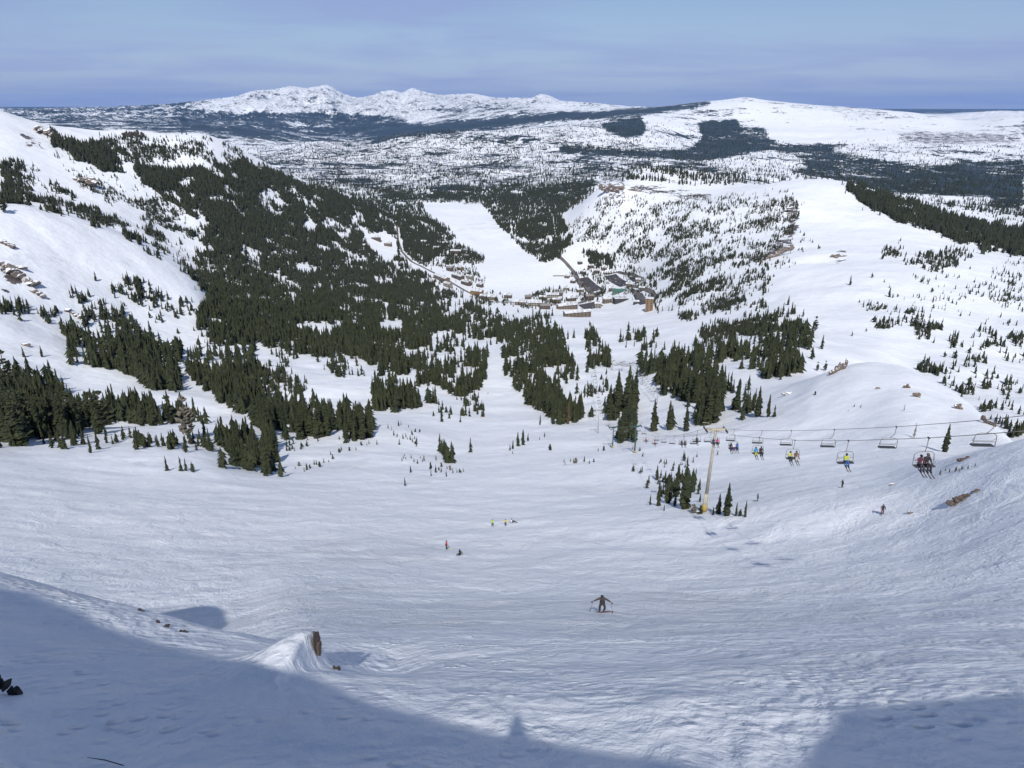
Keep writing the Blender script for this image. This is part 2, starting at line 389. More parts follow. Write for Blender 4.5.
# snow, far woods and bare rock in one ground material
def snow_material():
    m, nt, b = new_mat('snow_ground'); N = nt.nodes; L = nt.links
    tc = N.new('ShaderNodeTexCoord')
    def noise(scale, det=5, rough=.55, vec=None, dist=0):
        n = N.new('ShaderNodeTexNoise'); n.inputs['Scale'].default_value = scale
        n.inputs['Detail'].default_value = det; n.inputs['Roughness'].default_value = rough
        n.inputs['Distortion'].default_value = dist
        L.new(vec or tc.outputs['Object'], n.inputs['Vector']); return n.outputs[0]
    def rng(x, a, b_, c=0, d=1):
        r = N.new('ShaderNodeMapRange'); L.new(x, r.inputs[0])
        for i, v in ((1, a), (2, b_), (3, c), (4, d)): r.inputs[i].default_value = v
        return r.outputs[0]
    def mth(op, a, b_=None):
        q = N.new('ShaderNodeMath'); q.operation = op
        for i, v in enumerate((a, b_)):
            if v is None: continue
            if isinstance(v, (int, float)): q.inputs[i].default_value = v
            else: L.new(v, q.inputs[i])
        return q.outputs[0]
    def attr(n):
        a = N.new('ShaderNodeAttribute'); a.attribute_name = n; return a.outputs['Fac']
    def stretch(sx, sy, sz):
        mp = N.new('ShaderNodeMapping'); mp.inputs['Scale'].default_value = (sx, sy, sz)
        L.new(tc.outputs['Object'], mp.inputs['Vector']); return mp.outputs[0]
    def mixc(f, a, b_):
        q = N.new('ShaderNodeMix'); q.data_type = 'RGBA'
        L.new(f, q.inputs[0])
        for i, v in ((6, a), (7, b_)):
            if isinstance(v, tuple): q.inputs[i].default_value = (*v, 1)
            else: L.new(v, q.inputs[i])
        return q.outputs[2]
    snow = mixc(rng(noise(.006, 3), .35, .65), (.82, .85, .885), (.87, .885, .91))
    crust = rng(noise(1, 6, .6, stretch(.16, .12, .12)), .42, .62)          # wind crust: duller, greyer plates
    snow = mixc(mth('MULTIPLY', crust, .5), snow, (.77, .79, .85))
    # woods
    fo = attr('forest')
    n0 = rng(noise(.0007, 7, .62), .33, .67)
    n1 = rng(noise(.0028, 6, .68), .33, .67); n2 = rng(noise(.018, 4, .7), .3, .7)
    nn = rng(mth('ADD', mth('ADD', mth('MULTIPLY', n1, .33), mth('MULTIPLY', n2, .42)), mth('MULTIPLY', n0, .25)), .30, .70)
    fm = rng(mth('SUBTRACT', mth('ADD', mth('MULTIPLY', fo, 1.0), -.04), nn), -.05, .06)
    fcol = mixc(rng(noise(.01, 3), .35, .65), (.012, .020, .016), (.024, .034, .022))
    # rock
    rk = attr('rock')
    r1 = rng(noise(1, 6, .7, stretch(.012, .012, .05)), .32, .68)
    r2 = rng(noise(.06, 5, .7), .3, .7)
    rn = rng(mth('ADD', mth('MULTIPLY', r1, .5), mth('MULTIPLY', r2, .5)), .25, .75)
    rm = rng(mth('SUBTRACT', mth('MULTIPLY', rk, 1.0), mth('ADD', rn, .04)), -.05, .06)
    rcol = mixc(rng(noise(.05, 5), .35, .65), (.060, .050, .046), (.15, .125, .11))
    c = mixc(rm, snow, rcol); c = mixc(fm, c, fcol)
    L.new(c, b.inputs['Base Color'])
    L.new(rng(noise(.8, 4), .3, .7, .38, .62), b.inputs['Roughness'])
    b.inputs['Specular IOR Level'].default_value = .35
    # relief: ripples near by, fading to nothing where they would be too small to see
    geo = N.new('ShaderNodeNewGeometry')
    near = attr('near')
    h1 = noise(1, 4, .66, stretch(1.3, .8, .8), .3)
    h2 = noise(1, 3, .65, stretch(5.5, 3.2, 3.2), .3)
    h3 = noise(1, 4, .68, stretch(.22, .13, .13), .5)
    h4 = noise(.03, 3, .6)
    def bump(h, dist, strength, prev=None):
        q = N.new('ShaderNodeBump'); q.inputs['Distance'].default_value = dist
        if isinstance(strength, (int, float)): q.inputs['Strength'].default_value = strength
        else: L.new(strength, q.inputs['Strength'])
        L.new(h, q.inputs['Height'])
        if prev is not None: L.new(prev, q.inputs['Normal'])
        return q.outputs[0]
    nrm = bump(h4, 4.0, rng(near, 0, .5, .55, 0))
    nrm = bump(h3, 1.1, rng(near, .0, .5, .15, .62), nrm)
    nrm = bump(h1, .26, rng(near, .12, .62, 0, .62), nrm)
    nrm = bump(h2, .045, rng(near, .6, 1, 0, .4), nrm)
    # chopped-up crust: scattered raised clods
    vo = N.new('ShaderNodeTexVoronoi'); vo.inputs['Scale'].default_value = 1; L.new(stretch(2.6, 1.9, 1.9), vo.inputs['Vector'])
    clod = mth('MULTIPLY', rng(vo.outputs['Distance'], .12, .42, 1, 0), rng(noise(.35, 3), .48, .62))
    nrm = bump(clod, .13, rng(near, .1, .6, 0, .75), nrm)
    L.new(nrm, b.inputs['Normal'])
    return m
M_SNOW = snow_material()
# 'near' runs from 0 (beyond 600 m) to 1 (under 20 m)
VN = np.clip((math.log(600) - np.log(R2)) / (math.log(600) - math.log(20)), 0, 1)

# smooth normals of the whole sheet, so the pieces meet without a seam
P3 = np.stack([X, Y, Z], -1)
du = np.gradient(P3, axis=0); dv = np.gradient(P3, axis=1)
NN = np.cross(dv, du); NN /= np.linalg.norm(NN, axis=-1, keepdims=True) + 1e-12
NN *= np.sign(NN[..., 2:3])

def sheet(name, j0, j1):
    nj = j1 - j0 + 1; ni = len(PHI)
    V = P3[:, j0:j1 + 1].reshape(-1, 3)
    a = (np.arange(ni - 1)[:, None] * nj + np.arange(nj - 1)[None, :]).ravel()
    Fq = np.stack([a, a + nj, a + nj + 1, a + 1], 1)   # upward
    me = bpy.data.meshes.new(name)
    me.vertices.add(len(V)); me.vertices.foreach_set('co', V.astype(np.float32).ravel())
    me.loops.add(Fq.size); me.loops.foreach_set('vertex_index', Fq.astype(np.int32).ravel())
    me.polygons.add(len(Fq)); me.polygons.foreach_set('loop_start', np.arange(0, Fq.size, 4, dtype=np.int32))
    me.update(calc_edges=True)
    me.polygons.foreach_set('use_smooth', np.ones(len(Fq), bool))
    for nm, A in (('forest', VF), ('rock', VK), ('near', VN)):
        at = me.attributes.new(nm, 'FLOAT', 'POINT'); at.data.foreach_set('value', A[:, j0:j1 + 1].astype(np.float32).ravel())
    me.normals_split_custom_set_from_vertices(NN[:, j0:j1 + 1].reshape(-1, 3).astype(np.float32))
    me.materials.append(M_SNOW)
    o = bpy.data.objects.new(name, me); o['kind'] = 'structure'
    return link(o)
def jr(r): return int(round((math.log(r) - LR[0]) / (LR[1] - LR[0])))
J1, J2 = jr(290), jr(3900)
sheet('ski_slope', 0, J1)
sheet('valley', J1, J2)
sheet('mountains', J2, NR - 1)
# ------------------------------------------------------------------ summit ridge behind the viewer: its crest throws the shade across the foreground
SUN = Vector((.0083, 1.0, -.945)).normalized()      # direction the light travels
EDGE = [(-160,560),(-60,572),(0,586),(40,595),(75,610),(110,626),(150,641),(195,652),(250,662),(300,674),(340,690),(380,705),(430,719),(480,731),(508,737),(512,720),(517,712),(522,720),(527,737),(560,745),(620,753),(680,762),(720,770),(770,778),(800,772),(822,735),(838,713),(860,708),(920,703),(980,699),(1024,697),(1100,690),(1200,684)]  # shade outline that shapes the unseen crest; its narrow lump stands in for the viewer
YC = -1.6
crest = []
for (a, b_) in EDGE:
    if 0 <= a <= 1024 and b_ < 768: g = hit(a, b_)
    else: g = hit(a, b_)
    s = (g[1] - YC)
    crest.append((g[0] - s * SUN.x / SUN.y, g[2] - s * SUN.z / SUN.y))
crest.sort()
cx = np.array([c[0] for c in crest]); cz_ = np.array([c[1] for c in crest])
for i in range(1, len(cx)):
    if cx[i] <= cx[i - 1]: cx[i] = cx[i - 1] + .01
xs = np.concatenate([np.linspace(-60, cx[0] - .5, 30), np.arange(cx[0], cx[-1], .06), np.linspace(cx[-1] + .5, 60, 30)])
zc = np.interp(xs, cx, cz_) + .06 * fbm(xs / .7, xs * 0, 3, 21)
rows = []
for (yy, dz, k) in ((.9, -9, 0), (.0, -3.2, 0), (-.9, -1.2, 0), (-1.4, -.25, 0), (YC, 0, 0), (-1.9, -.12, 0), (-3, -.9, 0), (-8, -5, 0), (-25, -20, 0), (-90, -75, 0)):
    zz = zc + dz
    if yy > -1: 
        gz = CZ - 1.75 - 1.1 * max(yy, 0)
        zz = np.where(np.abs(xs) < 2.5, np.minimum(zz, gz), zz)
    rows.append(np.stack([xs, np.full_like(xs, yy) - .06 * fbm(xs / 2, xs * 0 + yy, 3, 5), zz], 1))
V = np.concatenate(rows); n = len(xs)
Fc = [[r * n + i, r * n + i + 1, (r + 1) * n + i + 1, (r + 1) * n + i] for r in range(len(rows) - 1) for i in range(n - 1)]
o = mesh_obj('summit_ridge', V, [f[::-1] for f in Fc], M_SNOW, smooth=True); o['kind'] = 'structure'

# ------------------------------------------------------------------ camera, light, sky, air
cam = bpy.data.cameras.new('camera'); co = bpy.data.objects.new('camera', cam); link(co)
co.location = (0, 0, CZ); co.rotation_euler = (math.pi / 2 - PITCH, 0, 0)
cam.sensor_fit = 'HORIZONTAL'; cam.sensor_width = 36; cam.lens = 36 * F / 1024
cam.clip_start = .1; cam.clip_end = 200000
scene.camera = co
sun = bpy.data.lights.new('sun', 'SUN'); so = bpy.data.objects.new('sun', sun); link(so)
sun.energy = SUN_E; sun.angle = math.radians(.55); sun.color = (1, .965, .91)
so.rotation_euler = SUN.to_track_quat('-Z', 'Y').to_euler(); so.location = (0, -30, CZ + 40)
w = bpy.data.worlds.new('World'); scene.world = w; w.use_nodes = True
N = w.node_tree.nodes; L = w.node_tree.links
bg = N['Background']; sky = N.new('ShaderNodeTexSky'); sky.sky_type = 'NISHITA'; sky.sun_disc = False
sky.sun_elevation = math.asin(-SUN.z); sky.sun_rotation = math.atan2(-SUN.x, -SUN.y)
sky.altitude = 2500; sky.air_density = SKY_AIR; sky.dust_density = SKY_DUST; sky.ozone_density = 3.0
# thin high cloud, in bands that run across the view
tc = N.new('ShaderNodeTexCoord'); sep = N.new('ShaderNodeSeparateXYZ'); L.new(tc.outputs['Generated'], sep.inputs[0])
def wm(op, a, b_):
    q = N.new('ShaderNodeMath'); q.operation = op
    for i, v in enumerate((a, b_)):
        if isinstance(v, (int, float)): q.inputs[i].default_value = v
        else: L.new(v, q.inputs[i])
    return q.outputs[0]
zz = wm('ADD', wm('MAXIMUM', sep.outputs[2], 0), .06)
cmb = N.new('ShaderNodeCombineXYZ')
L.new(wm('DIVIDE', sep.outputs[0], zz), cmb.inputs[0]); L.new(wm('DIVIDE', sep.outputs[1], zz), cmb.inputs[1])
mp = N.new('ShaderNodeMapping'); mp.inputs['Scale'].default_value = (.42, .5, 1); mp.inputs['Rotation'].default_value = (0, 0, math.radians(14))
mp.inputs['Location'].default_value = (2.4, .6, 0)
L.new(cmb.outputs[0], mp.inputs['Vector'])
n1 = N.new('ShaderNodeTexNoise'); n1.inputs['Scale'].default_value = 1; n1.inputs['Detail'].default_value = 7; n1.inputs['Roughness'].default_value = .55; n1.inputs['Distortion'].default_value = .5
L.new(mp.outputs[0], n1.inputs['Vector'])
mr = N.new('ShaderNodeMapRange'); mr.inputs[1].default_value = .42; mr.inputs[2].default_value = .64; mr.inputs[3].default_value = .0; mr.inputs[4].default_value = CIRRUS
L.new(n1.outputs[0], mr.inputs[0])
veil = N.new('ShaderNodeMapRange'); veil.inputs[1].default_value = 0; veil.inputs[2].default_value = .17; veil.inputs[3].default_value = .85; veil.inputs[4].default_value = 0
L.new(sep.outputs[2], veil.inputs[0]); vz = veil.outputs[0]
mix = N.new('ShaderNodeMix'); mix.data_type = 'RGBA'; L.new(vz, mix.inputs[0])
L.new(sky.outputs[0], mix.inputs[6]); mix.inputs[7].default_value = CLOUD_COL
mix2 = N.new('ShaderNodeMix'); mix2.data_type = 'RGBA'; L.new(mr.outputs[0], mix2.inputs[0]); L.new(mix.outputs[2], mix2.inputs[6]); mix2.inputs[7].default_value = CIR_COL
L.new(mix2.outputs[2], bg.inputs['Color']); bg.inputs['Strength'].default_value = SKY_S
cy = scene.cycles; cy.max_bounces = 5; cy.diffuse_bounces = 2; cy.glossy_bounces = 1; cy.volume_bounces = 0; cy.transparent_max_bounces = 4
cy.use_denoising = True; cy.use_adaptive_sampling = True; cy.adaptive_threshold = .02; cy.caustics_reflective = False; cy.caustics_refractive = False
vs = scene.view_settings; vs.view_transform = 'Standard'; vs.look = 'None'; vs.exposure = EXPO; vs.gamma = 1
scene.display_settings.display_device = 'sRGB'

hz = MB().box((0, 8500, (CZ + 1150 - 1300) / 2), (128000, 123000, CZ + 1150 + 1300)).build('haze', None)
hz['kind'] = 'stuff'; hz.data.materials.clear()
hm = bpy.data.materials.new('haze'); hm.use_nodes = True; hn = hm.node_tree
hn.nodes.remove(hn.nodes['Principled BSDF'])
pv = hn.nodes.new('ShaderNodeVolumePrincipled'); pv.inputs['Color'].default_value = HAZE_COL; pv.inputs['Density'].default_value = HAZE_D
pv.inputs['Anisotropy'].default_value = 0.0
hn.links.new(pv.outputs[0], hn.nodes['Material Output'].inputs['Volume'])
hz.data.materials.append(hm)
if not HAZE: bpy.data.objects.remove(hz)
# ------------------------------------------------------------------ conifers
def needle_mat(name, c1, c2):
    m, nt, b = new_mat(name); N = nt.nodes; L = nt.links
    oi = N.new('ShaderNodeObjectInfo'); tc = N.new('ShaderNodeTexCoord')
    geo = N.new('ShaderNodeNewGeometry')
    rp = N.new('ShaderNodeMix'); rp.data_type = 'RGBA'
    no = N.new('ShaderNodeTexNoise'); no.inputs['Scale'].default_value = .12; no.inputs['Detail'].default_value = 4
    L.new(geo.outputs['Position'], no.inputs['Vector'])
    ad = N.new('ShaderNodeMath'); ad.operation = 'ADD'
    mr = N.new('ShaderNodeMapRange'); mr.inputs[1].default_value = .3; mr.inputs[2].default_value = .7; L.new(no.outputs[0], mr.inputs[0])
    ml = N.new('ShaderNodeMath'); ml.operation = 'MULTIPLY'; ml.inputs[1].default_value = .5
    L.new(geo.outputs['Random Per Island'], ml.inputs[0])
    ml2 = N.new('ShaderNodeMath'); ml2.operation = 'MULTIPLY'; ml2.inputs[1].default_value = .5
    L.new(mr.outputs[0], ml2.inputs[0]); L.new(ml.outputs[0], ad.inputs[0]); L.new(ml2.outputs[0], ad.inputs[1])
    L.new(ad.outputs[0], rp.inputs[0]); rp.inputs[6].default_value = (*c1, 1); rp.inputs[7].default_value = (*c2, 1)
    L.new(rp.outputs[2], b.inputs['Base Color']); b.inputs['Roughness'].default_value = .75
    b.inputs['Specular IOR Level'].default_value = .25
    return m
M_FIR = needle_mat('fir_needles', (.010, .016, .008), (.038, .044, .016))
M_PINE = needle_mat('pine_needles', (.018, .025, .012), (.050, .056, .024))
M_GREY = needle_mat('bleached_needles', (.10, .095, .075), (.17, .15, .12))
M_FARFIR = needle_mat('far_fir_needles', (.012, .017, .010), (.034, .038, .018))
M_BARK = simple('bark', (.10, .07, .05), .9, var=.3, scale=3, bump=.3)

def crown_mesh(kind, seed):
    """unit tree, 1 m tall: a crown of drooping needle sprays, ragged and uneven. returns verts, faces"""
    rnd = random.Random(seed); V = []; Fs = []
    if kind == 'spire': W, base, lv, per = .115, .03, 30, 8
    elif kind == 'fir': W, base, lv, per = .17, .04, 28, 8
    elif kind == 'pine': W, base, lv, per = .24, .14, 17, 7
    elif kind == 'snag': W, base, lv, per = .10, .12, 15, 4
    else: W, base, lv, per = .30, .0, 9, 7        # shrub
    gaps = [rnd.random() * math.tau for _ in range(4)]
    lean = (rnd.uniform(-.02, .02), rnd.uniform(-.02, .02))
    for l in range(lv):
        h = base + (1 - base) * (l / lv) ** .93
        u = (h - base) / (1 - base)
        if kind in ('spire', 'fir', 'snag'):
            prof = (1 - u) ** .78 * (1 - .5 * math.exp(-u * 14))
            if kind == 'spire': prof = (1 - u) ** .62 * (1 - .35 * math.exp(-u * 10))
        elif kind == 'pine': prof = math.sin(min(1, u * 1.15 + .18) * math.pi) ** .6 if u < .85 else .45 * (1 - u) / .15 + .1
        else: prof = math.sqrt(max(0, 1 - u * u))
        R = W * prof * rnd.uniform(.72, 1.22) + .006
        for k in range(per):
            a = math.tau * (k + rnd.random() * .9) / per + l * 1.3
            g = .55 + .45 * abs(math.sin((a - gaps[l * 4 // lv]) * .5))
            rr = R * g * rnd.uniform(.65, 1.25)
            if rnd.random() < (.10 if kind != 'pine' else .2): continue
            hz0 = h + rnd.uniform(-.5, .5) / lv
            dr = -.35 if kind in ('spire', 'fir', 'snag') else .25
            ca, sa = math.cos(a), math.sin(a)
            cx0, cy0 = lean[0] * h, lean[1] * h
            tipz = hz0 + dr * rr + rnd.uniform(-.01, .01)
            wd = rr * rnd.uniform(.34, .52) + .004; th = .30 / lv + rr * .16
            if kind == 'pine':                       # tufts: small clumps at the ends of limbs
                wd = rr * .42 + .01; th = .028
            r0 = rr * (.12 if kind != 'pine' else .35)
            p0 = (cx0 + ca * r0, cy0 + sa * r0, hz0 + th * .6)
            p1 = (cx0 + ca * rr, cy0 + sa * rr, tipz)
            m_ = .62
            px_, py_ = cx0 + ca * rr * m_, cy0 + sa * rr * m_
            mz = hz0 + dr * rr * m_ * .6
            s1 = (px_ - sa * wd, py_ + ca * wd, mz - th * .5); s2 = (px_ + sa * wd, py_ - ca * wd, mz - th * .5)
            tp = (px_, py_, mz + th)
            bt = (px_ * .96, py_ * .96, mz - th * 1.5)
            n = len(V); V += [p0, p1, s1, s2, tp, bt]
            Fs += [(n, n + 2, n + 4), (n, n + 4, n + 3), (n + 1, n + 4, n + 2), (n + 1, n + 3, n + 4), (n, n + 5, n + 2), (n, n + 3, n + 5), (n + 1, n + 2, n + 5), (n + 1, n + 5, n + 3)]
    # leading shoot
    if kind in ('spire', 'fir'):
        n = len(V); V += [(lean[0] + .008, lean[1], .965), (lean[0] - .006, lean[1] + .007, .965), (lean[0] - .006, lean[1] - .007, .965), (lean[0], lean[1], 1.03)]
        Fs += [(n, n + 1, n + 3), (n + 1, n + 2, n + 3), (n + 2, n, n + 3)]
    return V, Fs

def trunk_mesh(kind, seed):
    mb = MB()
    r = {'spire': .011, 'fir': .014, 'pine': .018, 'snag': .012}.get(kind, .008)
    mb.tube([(0, 0, -.06), (0, 0, .12), (.003, .002, .5), (0, 0, .93)], [r * 1.25, r, r * .65, r * .12], 7)
    rnd = random.Random(seed)
    if kind in ('pine', 'snag'):
        for i in range(9):
            h = .15 + .07 * i; a = rnd.random() * math.tau; q = .13 * (1 - h * .6)
            mb.tube([(0, 0, h), (math.cos(a) * q, math.sin(a) * q, h + .05)], [r * .35, r * .1], 4)
    return mb

PROTO = {}
def proto(kind, k, mat):
    key = (kind, k, mat.name)
    if key not in PROTO:
        v, f = crown_mesh(kind, hash((len(kind), k)) % 9999 + k)
        me = bpy.data.meshes.new('crown'); me.from_pydata(v, [], f); me.materials.append(mat)
        t = trunk_mesh(kind, k); mt = bpy.data.meshes.new('trunk'); mt.from_pydata([tuple(q) for q in t.v], [], t.f); mt.materials.append(M_BARK)
        PROTO[key] = (me, mt)
    return PROTO[key]

KIND_NAME = {'spire': 'fir_tree', 'fir': 'fir_tree', 'pine': 'pine_tree', 'snag': 'dead_tree', 'shrub': 'young_fir'}
CATN = {'spire': 'fir tree', 'fir': 'fir tree', 'pine': 'pine tree', 'snag': 'dead tree', 'shrub': 'young fir'}
def add_tree(x, y, z, H, kind, label, group, mat=None, wk=1.0, k=None):
    k = RNG.integers(0, 5) if k is None else k
    mat = mat or (M_PINE if kind == 'pine' else M_GREY if kind == 'snag' else M_FIR)
    me, mt = proto(kind, int(k), mat)
    root = empty(KIND_NAME[kind], (x, y, z), RNG.uniform(0, 6.28)); root.scale = (H * wk, H * wk, H)
    tag(root, label, CATN[kind], group)
    c = bpy.data.objects.new('crown', me); link(c, root)
    t = bpy.data.objects.new('trunk', mt); link(t, root)
    return root

